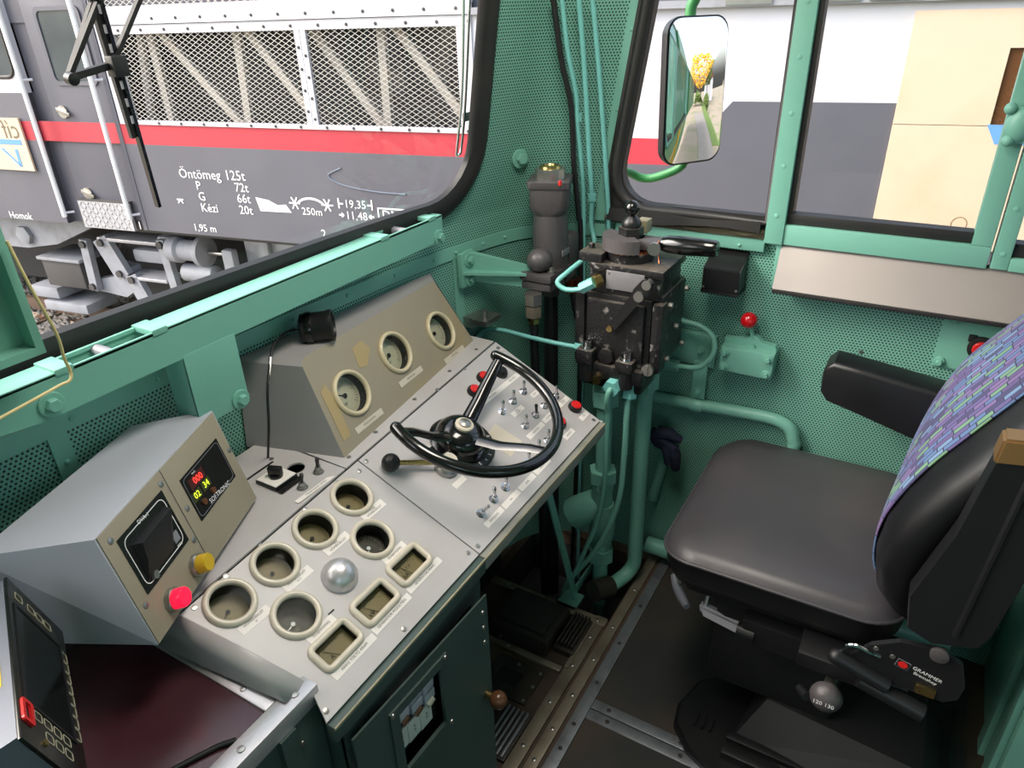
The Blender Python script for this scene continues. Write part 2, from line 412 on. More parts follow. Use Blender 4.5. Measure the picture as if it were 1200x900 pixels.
def uv_mesh(quads, name, m, uvf, kind='structure', label=None, cat=None, parent=None):
    """mesh from list of (s,z) polygons mapped by uvf -> (point, uv)"""
    verts, faces, uvs, idx = [], [], [], {}
    for q in quads:
        f = []
        for p in q:
            key = (round(p[0], 5), round(p[1], 5))
            if key not in idx: idx[key] = len(verts); verts.append(uvf(*p))
            f.append(idx[key])
        faces.append(f); uvs.append(q)
    me = bpy.data.meshes.new(name); me.from_pydata([tuple(v) for v in verts], [], faces)
    ul = me.uv_layers.new(name='UVMap')
    for poly, q in zip(me.polygons, uvs):
        for li, p in zip(poly.loop_indices, q): ul.data[li].uv = (p[0], p[1])
    me.materials.append(MATS[m]); o = bpy.data.objects.new(name, me); link(o, Matrix.Identity(4), parent)
    return tag(o, label, cat, None, kind)
def grid(s0, s1, z0, z1, ns, nz):
    q = []
    for i in range(ns):
        for j in range(nz):
            a, b = s0+(s1-s0)*i/ns, s0+(s1-s0)*(i+1)/ns; c, d = z0+(z1-z0)*j/nz, z0+(z1-z0)*(j+1)/nz
            q.append(((a, c), (b, c), (b, d), (a, d)))
    return q
def ring_quads(s0, s1, z0, z1, hole):
    q = []; n = len(hole); cs, cz = sum(h[0] for h in hole)/n, sum(h[1] for h in hole)/n
    def outp(h):
        # keep corners: scale from centre to rectangle
        ds, dz = h[0]-cs, h[1]-cz; k = 1e9
        if abs(ds) > 1e-9: k = min(k, ((s1 if ds > 0 else s0)-cs)/ds)
        if abs(dz) > 1e-9: k = min(k, ((z1 if dz > 0 else z0)-cz)/dz)
        return (cs+ds*k, cz+dz*k)
    hl = []
    for i in range(n):   # add the points that lie on the rays to the rectangle's corners
        a, b = hole[i], hole[(i+1) % n]; hl.append(a)
        for cx, cy in ((s0, z0), (s1, z0), (s1, z1), (s0, z1)):
            rx, ry = cx-cs, cy-cz; ca = rx*(a[1]-cz)-ry*(a[0]-cs); cb = rx*(b[1]-cz)-ry*(b[0]-cs)
            if ca*cb < 0 and rx*(a[0]-cs)+ry*(a[1]-cz) > 0:
                t = ca/(ca-cb); hl.append((a[0]+(b[0]-a[0])*t, a[1]+(b[1]-a[1])*t))
    n = len(hl); K = 5
    for i in range(n):
        a, b = hl[i], hl[(i+1) % n]; A, Bq = outp(a), outp(b)
        lp = lambda p, r, k: (p[0]+(r[0]-p[0])*k/K, p[1]+(r[1]-p[1])*k/K)
        for k in range(K): q.append((lp(a, A, k), lp(b, Bq, k), lp(b, Bq, k+1), lp(a, A, k+1)))
    return q
def dense(lp, step=.03):
    o = []
    for i in range(len(lp)):
        a, b = lp[i], lp[(i+1) % len(lp)]; d = math.hypot(a[0]-b[0], a[1]-b[1]); k = max(1, int(d/step))
        o += [(a[0]+(b[0]-a[0])*j/k, a[1]+(b[1]-a[1])*j/k) for j in range(k)]
    return o
ZC = 2.28
sA, sB = arc_at_x(.28), arc_at_x(1.548)
def wloop(s0, s1, z0, z1, r): return dense([((s0+s1)/2+x, (z0+z1)/2+y) for x, y in rrect(s1-s0, z1-z0, r, 7)])
HOLE1 = wloop(sA-.02, sB+.02, 1.258, 2.06, .15)
sL0, sL1 = arc_at_x(-.84), arc_at_x(.12)
HOLE2 = wloop(sL0, sL1, 1.258, 2.06, .15)
sM = arc_at_x(.20); sR = arc_at_x(1.64); sl = arc_at_x(-.9)
wf = uv_mesh(grid(0, S_END, 0, 1.2, 130, 4) + ring_quads(sM, sR, 1.2, ZC, HOLE1) + ring_quads(sl, sM, 1.2, ZC, HOLE2)
             + grid(sR, S_END, 1.2, ZC, 48, 8) + grid(0, sl, 1.2, ZC, 6, 4),
             'wall_front', 'perforated_green', lambda s, z: wall_pt(s, z), label='green perforated front wall with rounded corner around the windscreen', cat='wall')
# outer skin of the front, so the wall has thickness
def side_wall():
    q = []
    f = lambda y, z: V((1.88, y, z))
    q += [((-1.6, 0), (S_, 0), (S_, 1.15), (-1.6, 1.15)) for S_ in (.805,)]
    return uv_mesh(q, 'wall_right', 'perforated_green', f, label='green perforated side wall beside the driver seat', cat='wall')
side_wall()
def sh(y, z): return y-rake(z)
b = B()
b.box((1.875, -1.6, 2.0), (1.93, .78, ZC)).box((1.875, -1.6, 1.15), (1.93, -1.45, 2.0))
O('wall_right_header', b, 'green_paint', label='green wall band above the side windows', cat='wall', kind='structure')
# slanted pillar strip between corner and quarter window
b = B()
b.loft([[wall_pt(S_END-.036, z, .002), wall_pt(S_END-.036, z, .008), wall_pt(S_END-.001, z, .008), wall_pt(S_END-.001, z, .002)] for z in (1.15, 1.5, 2.02)])
for z in (1.26, 1.45, 1.64): b.sph(wall_pt(S_END-.018, z, .008), .006, (.6, 1, 1), 10)
O('trim_1', b, 'green_paint', label='slanted green cover strip with screws beside the quarter window', cat='trim', kind='structure')
b = B(); b.box((-1.08, -1.6, ZC), (1.95, 1.15, ZC+.03)); O('ceiling', b, 'ceiling_paint', label='light painted cab ceiling', cat='ceiling', kind='structure')
b = B()
b.box((-1.08, -1.6, 0), (-1.02, 1.1, 1.05)).box((-1.08, -1.6, 1.95), (-1.02, 1.1, ZC)).box((-1.08, -1.6, 1.05), (-1.02, -1.4, 1.95)).box((-1.08, .85, 1.05), (-1.02, 1.1, 1.95)).box((-1.08, -.3, 1.05), (-1.02, .85, 1.95))
O('wall_left', b, 'green_paint', label='green far side wall with side window', cat='wall', kind='structure')
b = B()
b.box((-1.08, -1.66, 0), (.1, -1.6, ZC)).box((.85, -1.66, 0), (1.95, -1.6, ZC)).box((.1, -1.66, 1.85), (.85, -1.6, ZC)).box((.1, -1.66, 0), (.85, -1.6, 1.3))
O('wall_rear', b, 'green_paint', label='green rear wall with a small window behind the camera', cat='wall', kind='structure')
b = B(); b.box((1.42, -.44, 0), (1.875, -.40, .86), .004).box((1.44, -.40, 0), (1.49, -.385, .82), .004).box((1.56, -.40, 0), (1.61, -.385, .82), .004)
O('wall_partition', b, 'green_paint', label='low green partition behind the driver seat', cat='wall', kind='structure')
# floor with sunken pit under the pipes
b = B()
b.box((-1.05, -1.6, -.05), (1.9, .60, 0)).box((-1.05, .60, -.05), (1.51, 1.16, 0)).box((1.84, .6, -.05), (1.9, 1.16, 0)).box((1.51, 1.04, -.05), (1.84, 1.16, 0))
O('floor', b, 'floor_brown', label='worn brown cab floor', cat='floor', kind='structure')
b = B(); b.box((1.45, .55, -.24), (1.92, 1.2, -.22)).box((1.49, .59, -.22), (1.51, 1.06, -.05)).box((1.49, .58, -.22), (1.9, .60, -.05)).box((1.84, .58, -.22), (1.9, 1.16, -.05)).box((1.49, 1.04, -.22), (1.9, 1.16, -.05))
O('floor_pit', b, 'pit', label='dark sunken pit in the floor below the pipes', cat='floor', kind='structure')
b = B(); b.box((1.23, -.36, 0), (1.875, .515, .006)); O('floor_mat', b, 'floor_rubber', label='dark rubber floor covering around the driver seat', cat='floor mat')
b = B(); b.box((-.6, -.9, 0), (1.175, .515, .006)); O('floor_mat', b, 'floor_rubber', label='dark rubber floor covering in the foreground below the cross trim', cat='floor mat')
# floor trims
def strip(lo, hi, m, lab, holes):
    t = E('floor_trim', ((lo[0]+hi[0])/2, (lo[1]+hi[1])/2, 0), lab, 'floor trim')
    b = B(); b.box(lo, hi, .0015); O('trim_bar', b, m, t)
    for h in holes:
        c = B(); c.lathe([(.006, 0), (.006, .001), (.0045, .002)], Matrix.Translation((h[0], h[1], hi[2])), 12); O('screw', c, 'dark_iron' if m == 'trim_steel' else 'steel', t)
strip((.55, .604, 0), (1.52, .640, .010), 'trim_metal', 'bright-edged brown floor trim along the foot well', [(x, .622) for x in (.9, 1.02, 1.17, 1.31, 1.43)])
strip((.55, .563, 0), (1.86, .594, .008), 'trim_metal', 'middle brown floor trim between two dark gaps', [(x, .578) for x in (1.0, 1.1, 1.22, 1.36, 1.5, 1.68)])
strip((.55, .518, 0), (1.86, .552, .008), 'trim_steel', 'grey steel floor trim edging the rubber floor', [(x, .535) for x in (1.06, 1.14, 1.29, 1.45, 1.62)])
strip((1.207, -.02, 0), (1.238, .517, .009), 'trim_steel', 'upper of two steel cross trims running under the seat base', [(1.222, y) for y in (.47, .27, .1)])
strip((1.172, -.02, 0), (1.204, .517, .009), 'trim_steel', 'lower of two steel cross trims running under the seat base', [(1.188, y) for y in (.46, .26, .1)])
strip((1.485, .60, 0), (1.515, 1.06, .012), 'trim_metal', 'brown floor trim along the edge of the pipe pit', [(1.5, y) for y in (.63, .8, .95)])

# windscreen: gasket and pane
def gasket(hole, w_, depth, name, parent):
    n = len(hole); cs, cz = sum(h[0] for h in hole)/n, sum(h[1] for h in hole)/n
    loops = []
    N = []
    for i in range(n):
        a, c = hole[i-1], hole[(i+1) % n]; t = V((c[0]-a[0], c[1]-a[1])).normalized(); nn = V((t.y, -t.x))
        if nn.dot(V((hole[i][0]-cs, hole[i][1]-cz))) < 0: nn = -nn
        N.append(nn)
    for o_, d in ((-.016, .0), (-.012, depth*.8), (0, depth), (w_*.5, depth*1.25), (w_*.85, depth*.7), (w_, .001)):
        loops.append([wall_pt(hole[i][0]+N[i].x*o_, hole[i][1]+N[i].y*o_, d) for i in range(n)])
    b = B(); b.loft(loops, False, False); return O(name, b, 'rubber', parent, sm=60)
def pane(hole, off, name, parent):
    b = B(); b.face([wall_pt(h[0], h[1], off) for h in hole]); return O(name, b, 'glass', parent, sm=0)
win = E('window_1', (.95, 1.14, 1.2), 'windscreen with rounded corners and thick black rubber gasket', 'window'); tag(win, kind='structure')
gasket(HOLE1, .052, .018, 'gasket', win); pane(HOLE1, -.004, 'glass_pane', win)
win2 = E('window_2', (-.35, 1.14, 1.2), 'second windscreen half on the far side of the cab', 'window'); tag(win2, kind='structure')
gasket(HOLE2, .045, .016, 'gasket', win2); pane(HOLE2, -.004, 'glass_pane', win2)
# side windows
SH = Matrix(((0, 0, -1, 1.862), (1, -.165, 0, .198), (0, 1, 0, 0), (0, 0, 0, 1)))   # (y, z) -> world, sheared like the raked front
def ploop(y0, y1, z0, z1, rl, n=7):   # rounded only at the forward (large y) side
    p = [(y0, z0), (y0, z1)]
    q = [(y1-rl+rl*math.sin(R(90*i/n)), z1-rl+rl*math.cos(R(90*i/n))) for i in range(n+1)]
    q2 = [(y1-rl+rl*math.cos(R(90*i/n)), z0+rl-rl*math.sin(R(90*i/n))) for i in range(n+1)]
    return (p+q+q2)[::-1]
win3 = E('window_3', (1.88, .56, 1.16), 'quarter side window with rounded black gasket and torn rubber sill', 'window'); tag(win3, kind='structure')
INN = ploop(.30, .772, 1.212, 1.97, .105); INN = [(y, z) for y, z in INN]
def cut(lp, lim=.345):  # the rear edge follows the upright post, not the rake
    return [((lim+.165*(z-1.2)) if y < .31 else y, z) for y, z in lp]
INN = cut(INN, .352)
OUT = cut(ploop(.30, .815, 1.158, 2.02, .10), .345)
b = B(); b.sheet(OUT, [INN], SH, -.0); 
for f in list(b.bm.faces): pass
ex = bmesh.ops.extrude_face_region(b.bm, geom=list(b.bm.faces)); 
for v in [g for g in ex['geom'] if isinstance(g, bmesh.types.BMVert)]: v.co.x += .03
O('gasket', b, 'rubber', win3)
b = B(); b.tube([SH @ V((y, z, 0)) for y, z in cut(ploop(.30, .790, 1.196, 1.99, .115), .35)], .017, 8, True); O('gasket_bead', b, 'rubber', win3, sm=60)
b = B(); b.face([SH @ V((y, z, -.012)) for y, z in INN]); O('glass_pane', b, 'glass', win3, sm=0)
b = B(); b.loft([[V((1.858, y, 1.153)), V((1.852, y, 1.160+.016*math.sin(y*23)**2)), V((1.868, y, 1.172+.012*math.sin(y*17+1)**2)), V((1.875, y, 1.153))] for y in [.36+.02*i for i in range(23)]])
O('torn_sealing', b, 'gasket_wood', win3)
b = B(); b.loft([[V((1.862, y, 1.158+.012*max(0, math.sin(y*9-2.6)))), V((1.843, y, 1.162+.014*max(0, math.sin(y*9-2.6)))), V((1.845, y, 1.196+.004*math.sin(y*21))), V((1.87, y, 1.2))] for y in [.37+.02*i for i in range(22)]])
O('rubber_flap', b, 'rubber', win3)

win4 = E('window_4', (1.88, .1, 1.15), 'sliding side window in green frame above the metal ledge', 'window'); tag(win4, kind='structure')
b = B(); b.box((1.845, .312, 1.148), (1.905, .357, 2.02), .003); p = O('post', b, 'green_paint', win4)
for z in (1.22, 1.34, 1.46, 1.58, 1.69): b = B(); b.lathe([(.006, 0), (.006, .001), (.003, .002)], axis_frame((1.845, .335, z), (-1, 0, 0)), 10); O('screw', b, 'green_paint', p)
b = B(); b.box((1.85, -.128, 1.148), (1.90, .312, 1.198), .003); O('bottom_rail', b, 'green_paint', win4)
b = B(); b.box((1.85, -.128, 1.95), (1.90, .312, 2.02), .003); O('top_rail', b, 'green_paint', win4)
b = B(); b.box((1.85, -.128, 1.198), (1.90, -.088, 1.95), .003); O('stile', b, 'green_paint', win4)
b = B(); b.box((1.862, -.088, 1.198), (1.90, .312, 1.224), .002).box((1.862, .300, 1.224), (1.90, .312, 1.95)); O('rubber_seal', b, 'rubber', win4)
b = B(); b.box((1.884, -.088, 1.224), (1.888, .300, 1.95)); O('glass_pane', b, 'glass', win4, sm=0)
# cast latch on the stile
b = B(); b.sph((1.835, -.113, 1.455), .032, (.6, .8, 1.1)); b.sph((1.83, -.09, 1.487), .012).sph((1.83, -.10, 1.425), .012).sph((1.83, -.135, 1.49), .012).sph((1.83, -.14, 1.42), .012).box((1.83, -.13, 1.42), (1.85, -.10, 1.49), .004)
O('latch', b, 'green_paint', win4)
win5 = E('window_5', (1.88, -.8, 1.15), 'rear side window partly cut off at the right edge of the view', 'window'); tag(win5, kind='structure')
b = B(); b.box((1.85, -.168, 1.150), (1.905, -.134, 2.02), .003); p = O('post', b, 'green_paint', win5)
for z in (1.185, 1.285, 1.385): b = B(); b.lathe([(.006, 0), (.006, .001), (.003, .002)], axis_frame((1.85, -.151, z), (-1, 0, 0)), 10); O('screw', b, 'green_paint', p)
b = B(); b.box((1.85, -1.45, 1.148), (1.90, -.168, 1.178), .003); O('bottom_rail', b, 'green_paint', win5)
b = B(); b.box((1.862, -1.45, 1.178), (1.90, -.168, 1.208)); O('rubber_seal', b, 'rubber', win5)
b = B(); b.box((1.884, -1.45, 1.2), (1.888, -.168, 2.0)); O('glass_pane', b, 'glass', win5, sm=0)

# horizontal trim around the front wall and side sill
def wall_band(s0, s1, z0, z1, t, n):
    b = B(); loops = []
    for i in range(n+1):
        s = s0+(s1-s0)*i/n; loops.append([wall_pt(s, z0, .001), wall_pt(s, z0, t), wall_pt(s, z1, t), wall_pt(s, z1, .001)])
    b.loft(loops); return b
b = wall_band(0, S_END, 1.103, 1.137, .005, 60)
for x in (.5, .66, .82, .98, 1.14, 1.3, 1.44, 1.52, 1.62, 1.7): b.sph(wall_pt(arc_at_x(x), 1.12, .005), .005, n=8)
O('trim_2', b, 'green_paint', label='riveted green strip along the front wall under the windscreen', cat='trim', kind='structure')
b = B(); b.box((1.862, .357, 1.118), (1.88, .77, 1.156), .003)
for y in (.42, .55, .68): b.sph((1.862, y, 1.13), .005, n=8)
O('trim_3', b, 'green_paint', label='green sill below the quarter window', cat='trim', kind='structure')
for i, x in enumerate((.455, 1.508)):
    b = wall_band(arc_at_x(x), arc_at_x(x+.032), .6, 1.103, .004, 2); b.sph(wall_pt(arc_at_x(x+.016), 1.05, .004), .005, n=8)
    O('trim_%d' % (4+i), b, 'green_paint', label=('vertical green joint strip on the front wall beside the display box', 'vertical green joint strip on the front wall beside the gauge hood')[i], cat='trim', kind='structure')

# ------------------------------------------------------------------ rail below the windscreen
def bolt_mesh(r=.011, m='green_paint', washer=True):
    b = B()
    if washer: b.lathe([(r*1.75, 0), (r*1.75, .003), (r*1.6, .004)], Matrix.Identity(4), 18)
    b.lathe([(r, .003), (r, .012), (r*.85, .014)], Matrix.Identity(4), 6); return ME('bolt', b, m, 30)
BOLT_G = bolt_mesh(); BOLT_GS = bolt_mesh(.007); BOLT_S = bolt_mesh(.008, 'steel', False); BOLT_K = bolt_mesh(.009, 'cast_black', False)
def boltat(p, d, me, parent, name='bolt'): return I(name, me, axis_frame(p, d), parent)
rail = E('window_rail', (.92, 1.08, 1.18), 'green steel rail below the windscreen with slots in its pale top edge', 'rail')
YR = 1.052
b = B()
b.loft([[V((x, YR, 1.185+(.012 if x < .40 else 0))), V((x, YR+.005, 1.185)), V((x, YR+.005, 1.247)), V((x, YR, 1.247))] for x in (.33, .42, .9, 1.425)])
O('face_plate', b, 'green_paint', rail)
b = B()
for x0, x1 in ((.33, .468), (.628, 1.205), (1.385, 1.425)): b.box((x0, YR, 1.243), (x1, YR+.052, 1.249), .001)
for x0, x1 in ((.468, .628), (1.205, 1.385)): b.box((x0, YR, 1.243), (x1, YR+.004, 1.249)).box((x0, YR+.046, 1.243), (x1, YR+.052, 1.249))
O('top_flange', b, 'green_paint', rail)
for x in (.468, .628, 1.205, 1.385): b = B(); b.box((x-.014, YR-.002, 1.242), (x+.014, YR+.054, 1.253), .002); O('slot_cover', b, 'green_paint', rail)
for x in (.545, 1.29): b = B(); b.cyl((x, YR+.002, 1.238), (x, YR+.048, 1.238), .010); O('roller', b, 'plastic_grey', rail)
b = B(); b.box((.33, YR+.05, 1.185), (1.425, YR+.056, 1.243)); O('back_plate', b, 'green_paint', rail)
b = B(); b.box((.655, YR-.001, 1.047), (.765, YR+.005, 1.19), .002).box((.655, YR, 1.047), (.660, YR+.06, 1.185), .001); O('bracket_plate', b, 'green_paint', rail)
boltat((.745, YR-.001, 1.062), (0, -1, 0), BOLT_G, rail); boltat((.435, YR, 1.207), (0, -1, 0), BOLT_G, rail); boltat((1.405, YR, 1.197), (0, -1, 0), BOLT_G, rail)
for x in (.40, 1.39): b = B(); b.box((x, YR+.056, 1.2), (x+.03, 1.12, 1.235)); O('mounting_lug', b, 'green_paint', rail)
# open steel tray on the pillar, upper left
t = E('pillar_tray', (.3, 1.0, 1.30), 'green open-fronted steel tray hanging at the left end of the windscreen', 'tray')
b = B(); b.ring([(.05, 1.0, 1.303), (.432, 1.0, 1.303), (.432, 1.0, 1.9), (.05, 1.0, 1.9)], [(.06, 1.0, 1.314), (.421, 1.0, 1.314), (.421, 1.0, 1.89), (.06, 1.0, 1.89)], (0, .035, 0)); O('rim', b, 'green_paint', t)
b = B(); b.box((.05, 1.03, 1.303), (.432, 1.035, 1.9)); O('back_plate', b, 'green_paint', t)
b = B(); b.box((.2, 1.035, 1.6), (.26, 1.12, 1.66)); O('mounting_lug', b, 'green_paint', t)
b = B(); b.tube([(.429, .99, 1.46), (.434, .985, 1.40), (.445, .985, 1.33), (.446, .99, 1.29), (.449, .992, 1.268), (.443, .99, 1.257), (.428, .99, 1.256), (.39, .985, 1.254), (.33, .98, 1.25)], .0022, 8, k=4)
O('thin_wire', b, 'wire_tan', label='thin tan wire bent in front of the rail at the left edge', cat='wire')
# chrome rod hooked beside the windscreen
b = B(); b.tube([(1.552, 1.015, 1.75), (1.560, 1.052, 1.50), (1.555, 1.070, 1.385), (1.549, 1.074, 1.371), (1.540, 1.074, 1.372), (1.534, 1.070, 1.383), (1.538, 1.045, 1.53), (1.524, 1.015, 1.75)], .0032, 8, k=4)
t = E('wire_hook', (1.55, 1.07, 1.37), 'bent bright wire loop hanging on the right edge of the windscreen gasket', 'wire loop'); O('wire', b, 'chrome', t)
b = B(); b.box((1.562, 1.058, 1.448), (1.60, 1.066, 1.468), .002); O('clip', b, 'rubber', t)
p = wall_pt(arc_at_x(1.735), 1.333, -.008)
o = boltat(p+V((-.45, -.9, 0))*.012, (-.45, -.9, 0), BOLT_G, None, 'wall_bolt'); o.matrix_basis = o.matrix_basis @ Matrix.Scale(1.35, 4); tag(o, 'large green bolt with washer on the perforated corner wall', 'bolt')
# ------------------------------------------------------------------ control desk
DE, DN = V((0, .8886, .4587)), V((0, -.4587, .8886))
def DM(x, v, h=0, rot=0): return frame(V((x, .625, .75))+DE*v+DN*h, (1, 0, 0), DE, DN) @ Matrix.Rotation(R(rot), 4, 'Z')
def DP(x, v, h=0): return DM(x, v, h).translation
def vback(x): return .287+(x-.43)/(1.465-.43)*.064
def zd(x, y):
    p = DP(x, vback(x)); return p.z+(y-p.y)*.03
desk = E('control_desk', (.9, .85, 0), 'sloping grey driver control desk with round and square gauges and rows of switches', 'control desk')
def circ(x, y, r, n=28): return [(x+r*math.cos(2*math.pi*i/n), y+r*math.sin(2*math.pi*i/n)) for i in range(n)]
def rect(x, y, w_, h): return [(x-w_/2, y-h/2), (x+w_/2, y-h/2), (x+w_/2, y+h/2), (x-w_/2, y+h/2)]
ROUND = [(.796, .258), (.693, .254), (.592, .250), (.493, .247), (.755, .168), (.551, .158)]
SQ = [(.765, .085), (.662, .080), (.559, .076)]
b = B(); b.sheet([(.460, .002), (.886, .002), (.872, vback(.872)-.003), (.428, vback(.428)-.003), (.4845, .066)], [circ(x, v, .0335) for x, v in ROUND]+[rect(x, v, .070, .036) for x, v in SQ], DM(0, 0), .004)
ipanel = O('instrument_panel', b, 'panel_grey', desk, sm=25)
b = B(); b.sheet([(.889, .002), (1.463, .002), (1.463, vback(1.463)-.003), (.875, vback(.875)-.003)], [], DM(0, 0), .004)
wpanel = O('switch_panel', b, 'panel_grey', desk, sm=25)
# rear deck plates
HX, HY = .792, .994
def deck_plate(x0, x1, name, hole=None):
    pts = [(x0, DP(x0, vback(x0)).y+.003), (x1, DP(x1, vback(x1)).y+.003), (x1-.004, 1.10 if x1 > 1 else 1.13), (x0, 1.13)]
    b = B(); b.sheet(pts, [hole] if hole else [], None, .004)
    for v in b.bm.verts: v.co.z += zd(v.co.x, v.co.y)
    return O(name, b, 'panel_grey', desk, sm=25)
deckL = deck_plate(.434, .838, 'rear_deck', [(HX+.018*math.cos(t*math.pi/10), HY+.018*math.sin(t*math.pi/10)) for t in range(20)])
deckR = deck_plate(.841, 1.463, 'rear_deck')
# carcass
b = B(); b.loft([[V((x, .628, .735)), V((x, .628, .700)), V((x, .70, .690)), V((x, .96, .78)), V((x, 1.10, .79)), V((x, 1.10, zd(x, 1.1)-.055)), V((x, DP(x, vback(x)).y, DP(x, vback(x)).z-.058)), DP(x, .03, -.058)] for x in (.487, .88, 1.462)])
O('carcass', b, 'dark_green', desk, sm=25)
b = B(); b.box((1.4605, .62, .715), (1.467, .632, .749)); b.loft([[DP(1.467, .001, -.004), DP(1.467, .350, -.004), DP(1.467, .350, -.05), DP(1.467, .001, -.04)], [DP(1.4635, .001, -.004), DP(1.4635, .350, -.004), DP(1.4635, .350, -.05), DP(1.4635, .001, -.04)]])
O('end_plate', b, 'panel_grey', desk, sm=25)
b = B(); b.box((.46, .612, .712), (.886, .630, .7465), .003); O('front_lip', b, 'dark_green', desk)
b = B(); b.box((.888, .612, .715), (1.465, .630, .7465), .003); O('front_lip', b, 'lip_grey', desk)
b = B(); b.box((.46, .6100, .7415), (1.465, .6135, .7475), .0015); O('lip_edge', b, 'worn_edge', desk)
b = B(); b.hexa([(.462, .702, .700), (.440, 1.10, .700), (.445, 1.10, .700), (.466, .702, .700), (.462, .702, .776), (.440, 1.10, .776), (.445, 1.10, .776), (.466, .702, .776)]); O('side_cheek', b, 'panel_grey', desk, sm=25)
b = B(); q0 = [DP(.425, .289, .003), DP(.455, .178, .003), DP(.483, .066, .003)]; q1 = [V((.413, .99, .7885)), V((.424, .835, .7885)), V((.437, .680, .7885))]
b.loft([q0, q1], False, False, False); o = O('side_apron', b, 'panel_grey', desk, sm=60); md = o.modifiers.new('t', 'SOLIDIFY'); md.thickness = .002
# pedestal cabinet below the instrument panel
b = B(); b.box((.487, .632, .0), (.88, 1.08, .02)).box((.487, .632, .02), (.502, 1.08, .705)).box((.862, .632, .02), (.88, 1.08, .705)).box((.502, 1.06, .02), (.862, 1.08, .705)).box((.487, .624, .655), (.88, .64, .715), .002).box((.845, .626, .02), (.88, .64, .66), .002).box((.487, .626, .02), (.505, .64, .66), .002)
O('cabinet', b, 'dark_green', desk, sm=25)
# cabinet door, hinged on the left and standing slightly ajar
DD = V((.358, -.016, 0)).normalized(); D0 = V((.484, .606, .02)); DNn = V((-.0447, -.999, 0))
DRM = frame(D0, DD, (0, 0, 1), DNn)
b = B(); b.sheet(rect(.183, .337, .366, .674), [rect(.155, .552, .115, .150)], DRM, .004)
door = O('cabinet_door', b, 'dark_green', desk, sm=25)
b = B(); b.ring([DRM @ V((p[0], p[1], 0)) for p in rect(.155, .552, .155, .19)], [DRM @ V((p[0], p[1], 0)) for p in rect(.155, .552, .113, .148)], DNn*.004); O('window_frame', b, 'dark_green', door, sm=25)
for x, z in ((.35, .64), (.35, .60), (.35, .56), (.084, .640), (.226, .640), (.226, .465), (.084, .465)): I('rivet', ME('rivet', B().lathe([(.0055, 0), (.005, .002), (.002, .0035)], Matrix.Identity(4), 10), 'steel'), DRM @ Matrix.Translation((x, z, .004 if x < .3 else 0)), door)
b = B(); b.cyl(DRM @ V((.345, .415, 0)), DRM @ V((.345, .415, .016)), .008); O('knob_neck', b, 'brass', door)
b = B(); b.sph(DRM @ V((.345, .415, .030)), .019); O('knob', b, 'bakelite', door)
b = B(); b.box((.09, .47, -.034), (.22, .64, -.030), 0, DRM); O('fuse_board', b, 'black_matte', door)
for i in range(3):
    for j in range(2):
        b = B(); b.box((.110+i*.034, .575+j*.028-i*.012, -.03), (.138+i*.034, .598+j*.028-i*.012, -.012), .002, DRM); f = O('fuse_holder', b, 'box_top', door)
    b = B(); b.cyl(DRM @ V((.116+i*.034, .57-i*.012, -.016)), DRM @ V((.132+i*.034, .574-i*.012, -.016)), .009); O('fuse', b, 'bakelite' if i < 2 else 'cream', door)
    b = B(); b.box((.106+i*.034, .485-i*.004, -.029), (.138+i*.034, .535-i*.004, -.026), 0, DRM); O('fuse_card', b, 'label_white', door)
    T(('24 V', '10 A', '16 A')[i], .010, 'label_ink', DRM @ Matrix.Translation((.122+i*.034, .51-i*.004, -.0255)) @ Matrix.Rotation(R(90), 4, 'Z'), door)

I4 = Matrix.Identity(4)
BEZ = ME('bezel', B().torus(I4, .0375, .0058, 32, 12, 1.15), 'cream', 60)
BEZH = ME('bezel', B().torus(I4, .0362, .0040, 36, 12, 1.3), 'bezel_tan', 60)
CUP = ME('cup', B().lathe([(.0335, .001), (.0335, -.046)], I4, 28, False), 'black_matte', 60)
DIALS = {k: ME('dial', B().lathe([(.0335, 0), (.0335, .001)], I4, 28), k) for k in ('dial', 'dial_dark', 'dial_light')}
GLS = ME('glass', B().lathe([(.034, 0), (.034, .0006)], I4, 28), 'gauge_glass')
def ticks(n, a0, a1, r0, r1, wd):
    b = B()
    for i in range(n):
        a = R(a0+(a1-a0)*i/(n-1)); c, s = math.cos(a), math.sin(a); k = r0-(.003 if i % 5 == 0 else 0)
        b.face([(c*k-s*wd, s*k+c*wd, 0), (c*r1-s*wd, s*r1+c*wd, 0), (c*r1+s*wd, s*r1-c*wd, 0), (c*k+s*wd, s*k-c*wd, 0)])
    return b
SCALE_D = ME('scale', ticks(26, 225, -45, .024, .029, .0004), 'ink_black', 0)
SCALE_L = ME('scale', ticks(26, 225, -45, .024, .029, .0004), 'dial_light', 0)
def needle(a, m):
    b = B(); c, s = math.cos(R(a)), math.sin(R(a))
    b.face([(-s*.0015, c*.0015, 0), (c*.026, s*.026, 0), (s*.0015, -c*.0015, 0), (-c*.006, -s*.006, 0)]); b.lathe([(.004, 0), (.004, .002)], I4, 12); return ME('needle', b, m)
def round_gauge(M, parent, depth, dial, ang, txt, dark, bez=None):
    g = I('gauge', bez or BEZ, M @ Matrix.Translation((0, 0, .002)), parent)
    I('gauge_cup', CUP, M, g); I('gauge_dial', DIALS[dial], M @ Matrix.Translation((0, 0, -depth)), g)
    I('gauge_scale', SCALE_L if dark else SCALE_D, M @ Matrix.Translation((0, 0, -depth+.0015)), g)
    I('gauge_needle', needle(ang, 'white_ink' if dark else 'ink_black'), M @ Matrix.Translation((0, 0, -depth+.002)), g)
    if txt: T(txt, .010, 'dial_light' if dark else 'ink_black', M @ Matrix.Translation((-.008, -.012, -depth+.0016)), g)
    I('gauge_glass', GLS, M @ Matrix.Translation((0, 0, -.001)), g)
    return g
